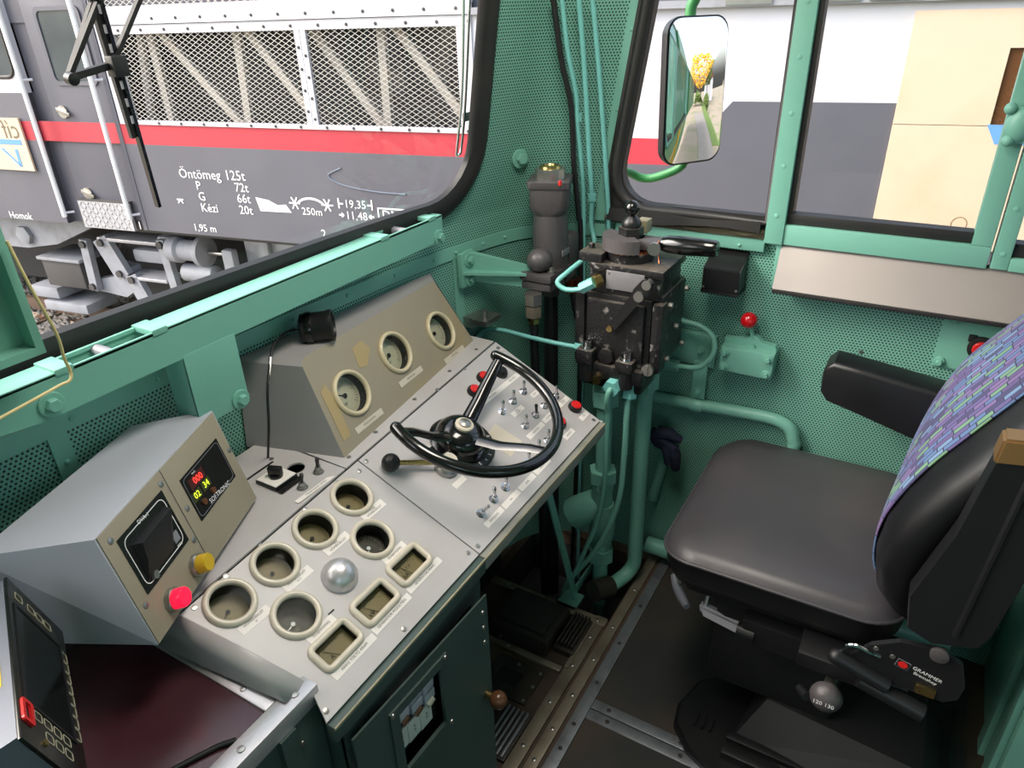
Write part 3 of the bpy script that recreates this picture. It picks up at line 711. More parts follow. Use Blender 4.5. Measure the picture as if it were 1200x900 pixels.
for i, (x, v) in enumerate(ROUND):
    round_gauge(DM(x, v), ipanel, .034, 'dial_dark' if i in (4, 5) else 'dial', (215, 200, 210, 205, 230, 190)[i], ('°C', '°C', 'V1', 'V', '', '5  10')[i], i in (4, 5))
SQB = ME('bezel', B().tube([(x, y, .0025) for x, y in rrect(.080, .046, .009, 4)], .0062, 10, True), 'cream', 70)
SQC = B(); SQC.loft([[(p[0], p[1], z) for p in rect(0, 0, .070, .036)] for z in (.001, -.03)], False, False); SQC = ME('cup', SQC, 'black_matte', 0)
SQD = B(); SQD.box((-.035, -.018, -.001), (.035, .018, 0)); SQD = ME('dial', SQD, 'dial')
SQG = B(); SQG.box((-.035, -.018, 0), (.035, .018, .0006)); SQG = ME('glass', SQG, 'gauge_glass', 0)
SQT = B()
for i in range(21):
    a = R(130-80*i/20); c, s = math.cos(a)*.036, math.sin(a)*.036-.024; k = 1.08 if i % 5 == 0 else 1.04
    SQT.face([(c-.0003, s, 0), (c+.0003, s, 0), (c*k+.0003, (s+.024)*k-.024, 0), (c*k-.0003, (s+.024)*k-.024, 0)])
SQT = ME('scale', SQT, 'ink_black', 0)
for i, (x, v) in enumerate(SQ):
    g = I('square_gauge', SQB, DM(x, v), ipanel); D = Matrix.Translation((0, 0, -.014))
    I('gauge_cup', SQC, DM(x, v), g); I('gauge_dial', SQD, DM(x, v) @ D, g); I('gauge_scale', SQT, DM(x, v, -.0132), g)
    T(('kA', 'kV', 'A')[i], .012, 'ink_black', DM(x-.012, v-.008, -.0131), g)
    if i == 0: T('1  2  3  4', .007, 'ink_black', DM(x-.004, v+.002, -.0131), g)
    b = B(); b.box((x-.0004, 0, 0), (x+.0004, .03, .0004), 0, DM(0, v-.016, -.0125) @ Matrix.Translation((x, 0, 0)) @ Matrix.Rotation(R((20, 30, 34)[i]), 4, 'Z') @ Matrix.Translation((-x, 0, 0))); O('gauge_needle', b, 'ink_black', g)
    I('gauge_glass', SQG, DM(x, v, -.002), g)
b = B(); b.sph((0, 0, 0), .033, n=24); 
for v in b.bm.verts: v.co = DM(.654, .158) @ V((v.co.x, v.co.y, v.co.z if v.co.z > 0 else v.co.z*.05))
O('dome_cover', b, 'aluminium', ipanel, label='silver dome cap')
def label(M, w_, h, txt, size, parent, m='label_white'):
    b = B(); b.box((-w_/2, -h/2, 0), (w_/2, h/2, .0006), 0, M); p = O('label_plate', b, m, parent, sm=0)
    if txt: T(txt, size, 'label_ink', M @ Matrix.Translation((0, 0, .0008)), p)
for (x, v), t in zip([(.806, .211), (.700, .207), (.600, .204), (.500, .198), (.764, .120), (.562, .112)], ['OLAJ\nHŐMÉRSÉKLET', 'VÍZ\nHŐMÉRSÉKLET', 'HŐMÉRSÉKLET\nV 1', 'HŐMÉRSÉKLET\nV', 'OLAJNYOMÁS', 'OLAJNYOMÁS']): label(DM(x, v), .060, .017, t, .0062, ipanel)
for (x, v), t in zip([(.770, .0515), (.668, .0455), (.566, .041)], ['GENERÁTOR ÁRAM', 'GENERÁTOR FESZÜLTSÉG', 'AKKU. TÖLTŐ ÁRAM']): label(DM(x, v), .098, .0135, t, .0066, ipanel)
b = B(); b.box((.588, .120, 0), (.602, .123, .0006), 0, DM(0, 0)); O('slot_mark', b, 'ink_black', ipanel)
SCR = ME('screw', B().lathe([(.0052, 0), (.0048, .0015), (.002, .002)], I4, 12), 'steel')
for x, v in ((.855, .292), (.80, .302), (.71, .297), (.60, .292), (.52, .288), (.45, .278), (.872, .02), (.472, .015), (.66, .012)): I('screw', SCR, DM(x, v), ipanel)
for x, v in ((.885, .30), (.9, .015), (1.18, .335), (1.448, .015), (1.448, .33), (1.3, .338)): I('screw', SCR, DM(x, v), wpanel)
for x, y in ((.842+.03, .955-.03), (.97, .936), (1.12, .945), (1.27, .95), (1.4, .955)): I('screw', SCR, Matrix.Translation((x, y, zd(x, y))), deckR)
# toggle switches
def toggle_mesh(m1, m2):
    b = B(); b.lathe([(.0085, 0), (.0085, .001)], I4, 16); b.lathe([(.0072, .001), (.0072, .004)], I4, 6); b.lathe([(.0048, .004), (.0048, .008), (.004, .010)], I4, 12); base = ME('toggle', b, m1, 30)
    c = B(); c.lathe([(.0022, 0), (.0028, .012), (.0034, .016), (.0028, .019), (.001, .0198)], I4, 12); return base, ME('lever', c, m2)
TG = toggle_mesh('chrome', 'chrome'); TGB = toggle_mesh('steel', 'black_satin'); TGK = toggle_mesh('chrome', 'black_satin')
def toggle(M, parent, ms, tilt):
    M = M @ Matrix.Scale(1.3, 4)
    t = I('toggle_switch', ms[0], M, parent); I('toggle_lever', ms[1], M @ Matrix.Translation((0, 0, .007)) @ Matrix.Rotation(R(tilt), 4, 'X'), t)
for i, (x, v) in enumerate([(1.258, .190), (1.312, .192), (1.366, .194), (1.430, .128), (1.372, .130), (1.322, .128), (1.268, .126), (1.275, .062), (1.226, .061), (1.176, .060), (1.122, .058), (1.070, .057), (1.022, .057), (.970, .055)]):
    if i == 10: continue
    toggle(DM(x, v), wpanel, TGK if i == 5 else TG, -28 if i != 13 else 12)
def button(M, parent, r, h, m, ring='black_satin', name='push_button', lab=None):
    b = B(); b.lathe([(r*1.35, 0), (r*1.35, h*.6), (r*1.15, h)], I4, 22); x = I(name, ME('ring', b, ring), M, parent)
    c = B(); c.lathe([(r, h*.6), (r, h*1.15), (r*.9, h*1.3)], I4, 22); I('button_cap', ME('cap', c, m), M, x)
    return x
for x, v, m in ((1.252, .274, 'red_button'), (1.312, .287, 'red_button'), (1.370, .270, 'black_satin'), (1.440, .072, 'red_button'), (1.352, .072, 'red_button')): button(DM(x, v), wpanel, .0135, .012, m)
for x, v, w_, t in ((1.285, .238, .10, 'MENETIRÁNY'), (1.38, .238, .09, 'VÉSZ STOP'), (1.296, .166, .05, 'FÉNY\nSZÓRÓ'), (1.388, .170, .03, 'KÜRT'), (1.280, .100, .075, 'VILÁGÍTÁS'), (1.355, .102, .065, 'MŰSZER VIL.'), (1.432, .104, .055, 'ABLAK\nFŰTÉS'), (1.345, .036, .046, 'ÉBERSÉG'), (1.438, .040, .04, 'TŰZ'), (.985, .030, .065, 'FÉNYSZÓRÓ'), (1.055, .030, .065, 'BAL'), (1.125, .030, .065, 'JOBB'), (1.195, .030, .065, 'HÁTSÓ'), (1.0, .135, .04, '')): label(DM(x, v), w_, .014, t, .006, wpanel)
b = B(); b.box((1.15, .10, 0), (1.215, .175, .0005), 0, DM(0, 0) @ Matrix.Translation((1.18, .14, 0)) @ Matrix.Rotation(R(8), 4, 'Z') @ Matrix.Translation((-1.18, -.14, 0))); O('tape_patch', b, 'cream', wpanel)
# switches on the left rear deck
def DK(x, y, rot=0): return Matrix.Translation((x, y, zd(x, y))) @ Matrix.Rotation(R(rot), 4, 'Z')
b = B(); b.box((-.028, -.028, 0), (.028, .028, .008), .001, DK(.745, .997, 0)); rs = O('rotary_switch', b, 'black_satin', deckL)
b = B(); b.box((-.0265, -.0265, .008), (.0265, .0265, .0095), 0, DK(.745, .997, 0)); O('face_plate', b, 'label_white', rs)
b = B(); b.lathe([(.013, .0095), (.0125, .014)], DK(.745, .997), 20); b.box((-.006, -.014, .012), (.006, .014, .032), .003, DK(.745, .997, 20)); O('knob', b, 'black_satin', rs)
b = B(); b.box((-.028, -.043, 0), (.028, -.029, .002), 0, DK(.745, .997)); p = O('name_strip', b, 'display_black', rs); T('I  0  II', .008, 'white_ink', DK(.745, .961) @ Matrix.Translation((0, 0, .0024)), p)
toggle(DK(.752, .936), deckL, TGB, 10); toggle(DK(.804, .944), deckL, TGB, 6)
label(DK(.765, .912) @ Matrix.Translation((0, 0, .0005)), .105, .011, 'MENETREND LÁMPA', .006, deckL)
b = B(); b.box((.70, 1.048, 0), (.785, 1.053, .0006)); 
for v in b.bm.verts: v.co.z += zd(v.co.x, v.co.y)
O('slot_mark', b, 'ink_black', deckL)
for x, y in ((.79, 1.06), (.70, 1.03), (.82, .96)): I('screw', SCR, DK(x, y), deckL)
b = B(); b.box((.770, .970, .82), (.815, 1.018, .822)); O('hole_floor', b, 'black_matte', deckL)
# knee-space brace
b = B(); b.tube([(1.40, .76, .68), (1.41, .76, .47), (1.572, .755, .03)], .001); 
b = B(); b.hexa([(1.366, .745, .60), (1.390, .745, .60), (1.390, .751, .60), (1.366, .751, .60), (1.366, .745, .70), (1.390, .745, .70), (1.390, .751, .70), (1.366, .751, .70)])
b.hexa([(1.548, .735, .015), (1.575, .735, .015), (1.575, .741, .015), (1.548, .741, .015), (1.366, .745, .60), (1.392, .745, .60), (1.392, .751, .60), (1.366, .751, .60)])
o = O('brace_bar', b, 'green_paint', desk)
b = B(); b.box((.885, 1.015, .005), (1.565, 1.03, .80)); O('knee_shade', b, 'black_matte', desk)  # added black sheet standing in for the shade under the desk

# ------------------------------------------------------------------ gauge hood on the desk
HB = V((.866, .940, .890)); HR = V((1.443, .99, .905)); HTL = V((.905, 1.025, 1.075)); HTR = V((1.408, 1.08, 1.075))
hux = (V((1.443, .99, .91))-V((.866, .94, .91))).normalized(); hn = hux.cross(HTR-V((1.443, .99, .91))).normalized()
if hn.y > 0: hn = -hn
huv = hn.cross(hux)
HO = V((.866, .94, .91))
def HM(u, v, h=0): return frame(HO+hux*u+huv*v+hn*h, hux, huv, hn)
hood = E('gauge_hood', (1.15, 1.03, .9), 'grey sheet-metal hood with three round gauges on its sloping beige face', 'gauge hood')
HG = [(.107, .082), (.288, .098), (.474, .076)]
def hp(u, v): return HM(u, v).translation
face_out = [(-.001, -.018), (.579, -.012)] + [(.553-.012+.012*math.cos(R(a)), .192-.012+.012*math.sin(R(a))) for a in (15, 50, 90)] + [(.050+.02*math.cos(R(a)), .198-.02+.02*math.sin(R(a))) for a in (90, 125, 165)]
b = B(); b.sheet(face_out, [circ(u, v, .0335*1.28, 32) for u, v in HG], HM(0, 0), .003); hface = O('front_face', b, 'hood_face', hood, sm=25)
N_ = len(face_out)
fr = [hp(u, v) for u, v in face_out]
bk = []
for (u, v), p in zip(face_out, fr):
    y = 1.146 if p.x < 1.2 else 1.105
    zz = p.z if v < .1 else 1.088+(p.z-1.076)*.3
    bk.append(V((p.x+(-.065 if u < .3 else .02), y, zz)))
b = B(); b.loft([fr, bk], False, True); O('shell', b, 'hood_grey', hood, sm=30)
for pts in ([(.165, .115), (.19, .11), (.225, .14), (.21, .165), (.175, .16)], [(.02, .01), (.045, .012), (.06, .10), (.055, .13), (.035, .12)]):
    b = B(); b.prism([HM(u, v, .0004).translation for u, v in pts], hn*.0004); O('touch_up_patch', b, 'beige_touchup', hface)
for i, (u, v) in enumerate(HG):
    round_gauge(HM(u, v) @ Matrix.Scale(1.28, 4), hface, .019, 'dial_light', (150, 215, 200)[i], 'bar', False, BEZH)
for u, v, t in ((.110, .010, 'FŐLÉGVEZETÉK'), (.294, .030, 'FÉKHENGER'), (.478, .005, 'FŐTARTÁLY')): label(HM(u, v, .0004), .096, .014, t, .0062, hface, 'cream')
# small black loudspeaker with cable on the hood
sp_ = E('mini_speaker', (.985, 1.085, 1.076), 'small round black speaker clamped on top of the gauge hood', 'speaker')
SD = V((.62, -.78, .06)).normalized(); SC = V((.985, 1.075, 1.112)); SM = axis_frame(SC, SD)
b = B(); b.lathe([(.022, -.036), (.032, -.031), (.032, .022), (.0335, .026), (.0335, .033), (.030, .034), (.029, .028)], SM, 28); O('housing', b, 'black_satin', sp_)
b = B(); b.lathe([(.0292, .0282), (.0292, .029)], SM, 24); O('grille', b, 'black_matte', sp_)
b = B(); b.torus(SM @ Matrix.Translation((0, 0, -.016)), .033, .002, 24, 6, 4); O('clamp_band', b, 'black_gloss', sp_)
b = B(); b.box((-.012, -.008, 1.074), (.012, .008, 1.086), .002, Matrix.Translation((.972, 1.086, 0)) @ Matrix.Rotation(R(-37), 4, 'Z')); b.cyl((.972, 1.086, 1.08), SC-SD*.014-V((0, 0, .02)), .006); O('foot', b, 'black_satin', sp_)
b = B(); b.tube([SC-SD*.03, SC-SD*.05+V((-.008, 0, .002)), (.905, 1.092, 1.122), (.87, 1.08, 1.118), (.84, 1.062, 1.102), (.797, 1.035, 1.06), (.786, 1.04, .985), (.79, 1.07, zd(.79, 1.07))], .0026, 8, k=5); O('cable', b, 'hose', sp_)
b = B(); b.tube([(.842, 1.0635, 1.1035), (.822, 1.050, 1.086), (.806, 1.040, 1.070)], .0036, 8, k=3); O('cable_sleeve', b, 'steel', sp_)

# ------------------------------------------------------------------ controller wheel
WT = R(22); wn = V((0, -math.sin(WT), math.cos(WT))); wa = V((0, math.cos(WT), math.sin(WT))); WC = V((1.090, .762, .954))
def WMx(h=0): return frame(WC+wn*h, (1, 0, 0), wa, wn)
wheel = E('controller_wheel', DP(1.1, .19), 'black three-spoke controller wheel with an open rim above the switch panel', 'wheel')
b = B(); b.torus(WMx(), .194, .0125, 48, 12, 1, 17.6, -198.4); 
for a in (17.6, -198.4): b.sph(WMx() @ V((.194*math.cos(R(a)), .194*math.sin(R(a)), 0)), .0125, n=12)
O('rim', b, 'black_gloss', wheel, sm=60)
for a in (14, -88, 165):
    c, s = math.cos(R(a)), math.sin(R(a)); loops = []
    for r, h, wd in ((.025, -.088, .018), (.09, -.062, .016), (.15, -.022, .0135), (.192, -.002, .012)):
        loops.append([WMx() @ V((c*r-s*wd*q, s*r+c*wd*q, h+k)) for q, k in ((1, 0), (.5, .008), (-.5, .008), (-1, 0), (-.5, -.006), (.5, -.006))])
    b = B(); b.loft(loops); O('spoke', b, 'black_gloss', wheel, sm=50)
b = B(); b.lathe([(.068, -.116), (.069, -.110), (.064, -.106), (.058, -.104), (.057, -.096), (.052, -.085), (.042, -.074), (.026, -.068)], WMx(), 32); O('hub', b, 'black_gloss', wheel, sm=50)
b = B(); b.lathe([(.021, -.069), (.021, -.063), (.019, -.061)], WMx(), 24); cp_ = O('hub_ring', b, 'cream', wheel)
b = B(); b.lathe([(.0135, -.062), (.013, -.057), (.007, -.054)], WMx(), 20); O('hub_cap', b, 'steel', wheel)
b = B(); b.lathe([(.086, -.127), (.086, -.119), (.083, -.116), (.058, -.116)], WMx(), 36); dl = O('notch_dial', b, 'black_satin', wheel)
for i in range(16):
    a = R(-30-15*i); T(str(i), .011, 'white_ink', WMx() @ Matrix.Translation((.0765*math.cos(a), .0765*math.sin(a), -.1152)) @ Matrix.Rotation(a+R(90), 4, 'Z'), dl)
b = B(); b.cyl(DP(1.092, .196, .001), WC-wn*.12, .05, n=28); O('column', b, 'black_satin', wheel)
# direction lever
lev = E('direction_lever', DP(1.0, .175), 'short brass lever with a black ball left of the controller wheel', 'lever')
LB = DP(1.005, .178, .0)
b = B(); b.lathe([(.026, 0), (.026, .01), (.021, .014), (.021, .026), (.018, .030)], DM(1.005, .178), 24); O('lever_base', b, 'steel', lev)
b = B(); b.lathe([(.017, .030), (.016, .034)], DM(1.005, .178), 20); O('lever_cap', b, 'cream', lev)
tip = V((.908, .846, .885)); b = B(); b.cyl(LB+DN*.022, tip, .006, .005); O('lever_rod', b, 'brass', lev)
b = B(); b.sph(tip, .0195); O('ball_knob', b, 'black_satin', lev)

# ------------------------------------------------------------------ side table, display box, monitor
tab = E('side_table', (.2, .9, 0), 'burgundy side table with aluminium edging left of the control desk', 'side table')
b = B(); b.box((-.3, .69, .755), (.425, 1.12, .780), .002); O('table_top', b, 'burgundy', tab)
b = B(); b.box((.414, .70, .757), (.4365, 1.0, .784), .002); tr_ = O('edge_trim', b, 'aluminium', tab)
for y in (.76, .86, .95): I('screw', SCR, Matrix.Translation((.425, y, .784)), tr_)
b = B(); b.box((-.3, .664, .752), (.487, .698, .7865), .002); tr_ = O('edge_trim', b, 'aluminium', tab)
for x in (.455, .352, .22, .1): I('screw', SCR, Matrix.Translation((x, .680, .7865)) @ Matrix.Scale(1.2, 4), tr_)
b = B(); b.box((-.3, .672, .0), (.40, .684, .752)); O('front_panel', b, 'dark_green', tab)
b = B(); b.box((.40, .668, .0), (.484, .70, .752), .002).box((.40, .660, .62), (.430, .668, .752)); O('corner_post', b, 'dark_green', tab)
I('screw', SCR, axis_frame((.44, .668, .70), (0, -1, 0)), tab)

bu, bv, bn = V((.906, .423, 0)), V((-.145, .31, .94))+V((.906, .423, 0))*.16, V((.397, -.852, .342)).normalized()
def BM(u, v, h=0): return frame(V((.364, .839, .910))+bu*u+bv*v+bn*h, bu, bv, bn)
box = E('display_box', (.47, 1.0, .9), 'grey sheet-metal display box with two black panels turned towards the driver', 'display box')
f4 = [BM(u, v).translation for u, v in ((0, -.012), (.347, -.012), (.352, .170), (-.002, .168))]
bk4 = [V((.278, 1.0, .898)), V((.610, 1.125, .898)), V((.585, 1.148, 1.062)), V((.262, 1.025, 1.062))]
b = B(); b.face([f4[3], f4[2], bk4[2], bk4[3]]); b.face([f4[1], bk4[1], bk4[2], f4[2]]); b.face([bk4[0], bk4[1], bk4[2], bk4[3]]); b.face([f4[0], f4[1], bk4[1], bk4[0]]); b.face([f4[0], bk4[0], bk4[3], f4[3]]); b.face(f4)
O('casing', b, 'box_top', box, sm=20)
for i, (u0, u1) in enumerate(((.001, .163), (.166, .347))):
    b = B(); b.box((u0, -.011, 0), (u1, .167, .0025), .0006, BM(0, 0)); fp = O('front_plate', b, 'box_face', box, sm=20)
    for u, v in (((.018, .150), (.153, .150), (.157, .044), (.014, .044)) if i == 0 else ((.178, .088), (.340, .095))): I('screw', SCR, BM(u, v, .0025), fp)
    pl = [(.026, .147, .052, .143), (.192, .321, .053, .130)][i]
    b = B(); b.box((pl[0], pl[2], .0025), (pl[1], pl[3], .004), 0, BM(0, 0)); dp_ = O('display_panel', b, 'display_black', fp, sm=0)
cu_, cv_ = .0865, .0975
dev1 = bpy.data.objects['display_panel']; dev2 = [o for o in bpy.data.objects if o.name.startswith('display_panel.')][0]
# left unit: line border, raised viewing hood, small key, knob
b = B(); b.ring([BM(cu_+x, cv_+y, .0041).translation for x, y in rrect(.108, .078, .012, 4)], [BM(cu_+x, cv_+y, .0041).translation for x, y in rrect(.1056, .0756, .011, 4)], bn*.0003)
fp1 = dev1.parent; fp2 = dev2.parent
O('border_line', b, 'white_ink', fp1, sm=0)
b = B(); b.hexa([BM(u, v, h).translation for u, v, h in ((.04, .064, .004), (.112, .064, .004), (.135, .122, .004), (.045, .122, .004), (.045, .092, .016), (.112, .092, .016), (.132, .118, .018), (.05, .118, .018))]); O('viewing_hood', b, 'plastic_black', fp1, sm=20)
b = B(); b.box((.118, .066, .004), (.132, .082, .0055), .0005, BM(0, 0)); O('key', b, 'plastic_grey', fp1)
b = B(); b.lathe([(.006, .004), (.006, .010)], BM(.052, .064), 14); O('selector_knob', b, 'steel', fp1)
T('DVA-1', .009, 'white_ink', BM(.0865, .1362, .0052), fp1)
T('MFB', .006, 'white_ink', BM(.125, .060, .0045), fp1); T('I', .006, 'white_ink', BM(.067, .068, .0045), fp1)
# right unit: digits, keys, name
b = B(); b.ring([BM(.2565+x, .0915+y, .0041).translation for x, y in rrect(.122, .070, .008, 4)], [BM(.2565+x, .0915+y, .0041).translation for x, y in rrect(.1204, .0684, .0072, 4)], bn*.0002); O('border_line', b, 'plastic_grey', fp2, sm=0)
b = B(); b.box((.206, .1005, .004), (.252, .1185, .0044), 0, BM(0, 0)); O('digit_window', b, 'digit_dim', fp2, sm=0); T('000', .0165, 'digit_red', BM(.230, .1090, .0056), fp2)
for u, t in ((.211, '02'), (.242, '34')):
    b = B(); b.box((u-.013, .082, .004), (u+.013, .098, .0046), 0, BM(0, 0)); O('digit_window', b, 'digit_dim_green', fp2, sm=0); T(t, .0155, 'digit_yellow', BM(u, .0902, .005), fp2)
for u in (.218, .250):
    b = B(); b.lathe([(.0058, .004), (.0055, .0075)], BM(u, .072), 14); O('key', b, 'bakelite', fp2)
T('S SOFTRONIC', .0115, 'white_ink', BM(.258, .0605, .0056), fp2); T('km/h', .005, 'white_ink', BM(.228, .1215, .0045), fp2)
for u, m_ in ((.0585, 'red_lamp'), (.134, 'yellow_lamp')):
    b = B(); b.lathe([(.0170, 0), (.0170, .007), (.0155, .009)], BM(u, .014, .0025), 24); sl_ = O('signal_lamp', b, 'steel', fp1)
    b = B(); b.lathe([(.0140, .008), (.0140, .024), (.0125, .027)], BM(u, .014, .0025), 24); O('lamp_cap', b, m_, sl_)
for p in ((.40, .89), (.56, .98), (.58, 1.08)): b = B(); b.cyl((p[0], p[1], zd(p[0], p[1])), (p[0], p[1], .9), .012); O('foot', b, 'rubber', box)

mh = V((-.107, -.233, 0)).normalized(); mu = V((-.029, .013, .123)).normalized(); mnrm = mh.cross(mu).normalized()
if mnrm.x < 0: mnrm = -mnrm
MO = V((.27, .957, 1.053))
def MM(a, c, h=0): return frame(MO+mh*a-mu*c+mnrm*h, mh, mu, mnrm)   # a: far to near, c: top to bottom
mon = E('monitor', (.22, .82, .78), 'black display unit with keys around its screen at the lower left', 'monitor')
b = B(); b.box((0, -.126, -.005), (.292, 0, 0), .002, MM(0, 0)); O('bezel', b, 'display_black', mon)
b = B(); b.hexa([MM(.006, .122, -.005).translation, MM(.286, .122, -.005).translation, MM(.286, .122, -.10).translation, MM(.006, .122, -.10).translation, MM(.004, .0005, -.005).translation, MM(.288, .0005, -.005).translation, MM(.288, .0005, -.11).translation, MM(.004, .0005, -.11).translation]); O('casing', b, 'monitor_grey', mon, sm=20)
b = B(); b.box((.055, -.104, 0), (.225, -.014, .0006), 0, MM(0, 0)); O('screen', b, 'screen', mon, sm=0)
b = B(); b.ring([MM(.14+x, .059+y, 0).translation for x, y in rect(0, 0, .180, .100)], [MM(.14+x, .059+y, 0).translation for x, y in rect(0, 0, .172, .092)], mnrm*.0015); O('screen_frame', b, 'plastic_black', mon, sm=0)
def keyring(a, c, w_, h, m='dial_light', t=.0012):
    b = B(); b.ring([MM(a+x, c+y, .0002).translation for x, y in rrect(w_, h, .003, 2)], [MM(a+x, c+y, .0002).translation for x, y in rrect(w_-t*2, h-t*2, .002, 2)], mnrm*.0006); return O('key', b, m, mon, sm=0)
for i in range(8): keyring(.068+i*.0205, .1145, .019, .014)
for c in (.022, .048, .066, .084): keyring(.028, c, .015, .016)
for c in (.034, .052, .070, .088): keyring(.239, c, .014, .015)
for c in (.052, .070, .088): keyring(.260, c, .014, .015)
b = B(); b.ring([MM(.248+x, .012+y, .0002).translation for x, y in rrect(.034, .020, .004, 3)], [MM(.248+x, .012+y, .0002).translation for x, y in rrect(.024, .010, .003, 3)], mnrm*.003); O('red_key', b, 'red_button', mon, sm=0)
b = B(); b.box((.12, -.001, -.045), (.20, .0004, -.016), 0, MM(0, 0)); O('sticker', b, 'yellow_sticker', mon, sm=0)
b = B(); b.lathe([(.004, 0), (.004, .003)], MM(.275, .04), 10); O('screw', b, 'brass', mon)
b = B(); b.box((.08, .75, .78), (.14, .85, .93), .004).box((.04, .70, .78), (.18, .90, .79), .002); O('stand', b, 'black_satin', mon)
b = B(); b.tube([(.13, .72, .80), (.20, .72, .785), (.25, .75, .784), (.33, .72, .784), (.36, .64+.06, .784)], .004, 8, k=5); O('cable', b, 'hose', mon)

# ------------------------------------------------------------------ driver brake valve
bvl = E('brake_valve', (1.69, .65, .75), 'black cast driver brake valve with horizontal handle in the cab corner', 'brake valve')
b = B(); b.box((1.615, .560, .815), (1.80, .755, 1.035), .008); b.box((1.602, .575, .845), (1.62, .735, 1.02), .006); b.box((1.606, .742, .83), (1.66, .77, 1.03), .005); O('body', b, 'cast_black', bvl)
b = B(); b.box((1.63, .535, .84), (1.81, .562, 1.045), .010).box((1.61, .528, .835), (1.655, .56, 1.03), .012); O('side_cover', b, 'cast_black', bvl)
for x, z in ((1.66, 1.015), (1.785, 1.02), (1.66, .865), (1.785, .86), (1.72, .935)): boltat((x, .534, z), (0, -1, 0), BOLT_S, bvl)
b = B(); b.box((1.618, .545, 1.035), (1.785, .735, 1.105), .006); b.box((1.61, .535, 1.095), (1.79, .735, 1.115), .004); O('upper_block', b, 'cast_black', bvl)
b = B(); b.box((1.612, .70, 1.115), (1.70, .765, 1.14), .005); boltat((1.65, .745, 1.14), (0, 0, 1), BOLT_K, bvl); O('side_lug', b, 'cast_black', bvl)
b = B(); b.box((1.608, .582, 1.053), (1.614, .685, 1.102), .002); npl = O('name_plate', b, 'nameplate', bvl)
for y, z in ((.677, 1.095), (.59, 1.06)): I('screw', SCR, axis_frame((1.608, y, z), (-1, 0, 0)) @ Matrix.Scale(.6, 4), npl)
VX, VY = 1.69, .655
VM = Matrix.Translation((VX, VY, 0))
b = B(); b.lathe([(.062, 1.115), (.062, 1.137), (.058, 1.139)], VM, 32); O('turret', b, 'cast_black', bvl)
b = B()
for i in range(24):
    a = 2*math.pi*i/24; b.box((.052, -.004, 1.137), (.061, .004, 1.145), 0, VM @ Matrix.Rotation(a, 4, 'Z'))
b.lathe([(.056, 1.137), (.056, 1.143)], VM, 28); O('notch_ring', b, 'copper', bvl)
b = B(); pts = [(VX+.072*math.cos(R(a)), VY+.072*math.sin(R(a)), 1.143) for a in range(70, 221, 10)]+[(VX, VY, 1.143)]
b.prism(pts, (0, 0, .034)); b.lathe([(.036, 1.143), (.036, 1.172)], VM, 24); b.box((VX-.028, VY-.085, 1.147), (VX+.028, VY, 1.172), .005); O('handle_head', b, 'cast_grey', bvl)
b = B(); b.cyl((VX-.03, VY-.075, 1.158), (VX-.042, VY-.078, 1.158), .016, n=18); O('clamp_screw', b, 'steel', bvl)
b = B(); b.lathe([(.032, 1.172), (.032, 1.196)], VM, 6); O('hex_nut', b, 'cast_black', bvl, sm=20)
b = B(); b.lathe([(.024, 1.196), (.026, 1.204), (.022, 1.214), (.011, 1.224), (.006, 1.228)], VM, 22); O('cone', b, 'black_satin', bvl)
b = B(); b.sph((VX, VY, 1.243), .0195); O('ball_knob', b, 'black_gloss', bvl)
b = B(); b.lathe([(.010, 0), (.018, .004), (.022, .02), (.0235, .06), (.022, .11), (.0205, .135), (.018, .142)], axis_frame((VX, VY-.082, 1.162), (0, -1, .03)), 22); O('handle', b, 'black_gloss', bvl)
b = B(); b.tube([(VX-.022, VY-.083, 1.178), (VX-.028, VY-.082, 1.16), (VX-.02, VY-.083, 1.142), (VX-.03, VY-.09, 1.12)], .0012, 6, k=3); O('seal_wire', b, 'copper', bvl)
b = B(); b.box((VX+.03, VY-.03, 1.172), (VX+.07, VY+.0, 1.205), .003); O('indicator_lug', b, 'worn_edge', bvl)
# isolating lever on the face
LV = axis_frame((1.598, .566, 1.088), (-1, 0, 0)); 
b = B(); p0, p1 = V((1.594, .566, 1.088)), V((1.594, .660, .952)); d_ = (p1-p0).normalized(); sd = V((1, 0, 0)).cross(d_)
b.loft([[p0+d_*t*(p1-p0).length+sd*w_*s_+V((x, 0, 0)) for s_, x in ((1, 0), (1, -.010), (-1, -.010), (-1, 0))] for t, w_ in ((-.06, .010), (.0, .017), (.2, .019), (.3, .014), (.95, .012), (1.04, .008))]); O('isolating_lever', b, 'black_satin', bvl)
b = B(); b.cyl((1.60, .584, 1.056), (1.576, .584, 1.056), .013, n=16).cyl((1.60, .566, 1.088), (1.578, .566, 1.088), .012, n=16); O('lever_nut', b, 'steel', bvl)
b = B(); b.cyl((1.60, .659, .955), (1.578, .659, .955), .008, n=12); O('lever_pin', b, 'brass', bvl)
# lower flange with lugs
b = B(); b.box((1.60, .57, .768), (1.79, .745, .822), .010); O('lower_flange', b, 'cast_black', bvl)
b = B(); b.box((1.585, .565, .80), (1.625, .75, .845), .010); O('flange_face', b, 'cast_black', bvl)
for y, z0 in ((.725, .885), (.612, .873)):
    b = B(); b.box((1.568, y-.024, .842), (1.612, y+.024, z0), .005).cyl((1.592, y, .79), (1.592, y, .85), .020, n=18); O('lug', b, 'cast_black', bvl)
for x, y, z in ((1.590, .725, .885), (1.590, .612, .873)):
    b = B(); b.lathe([(.018, 0), (.018, .002)], Matrix.Translation((x, y, z)), 18); b.lathe([(.0125, .002), (.0125, .020), (.0075, .020), (.0075, .010)], Matrix.Translation((x, y, z)), 16); O('cap_screw', b, 'chrome', bvl)
b = B(); b.lathe([(.021, 0), (.021, .01), (.009, .011)], axis_frame((1.600, .672, .868), (-1, 0, 0)), 18); O('plug', b, 'cast_black', bvl)
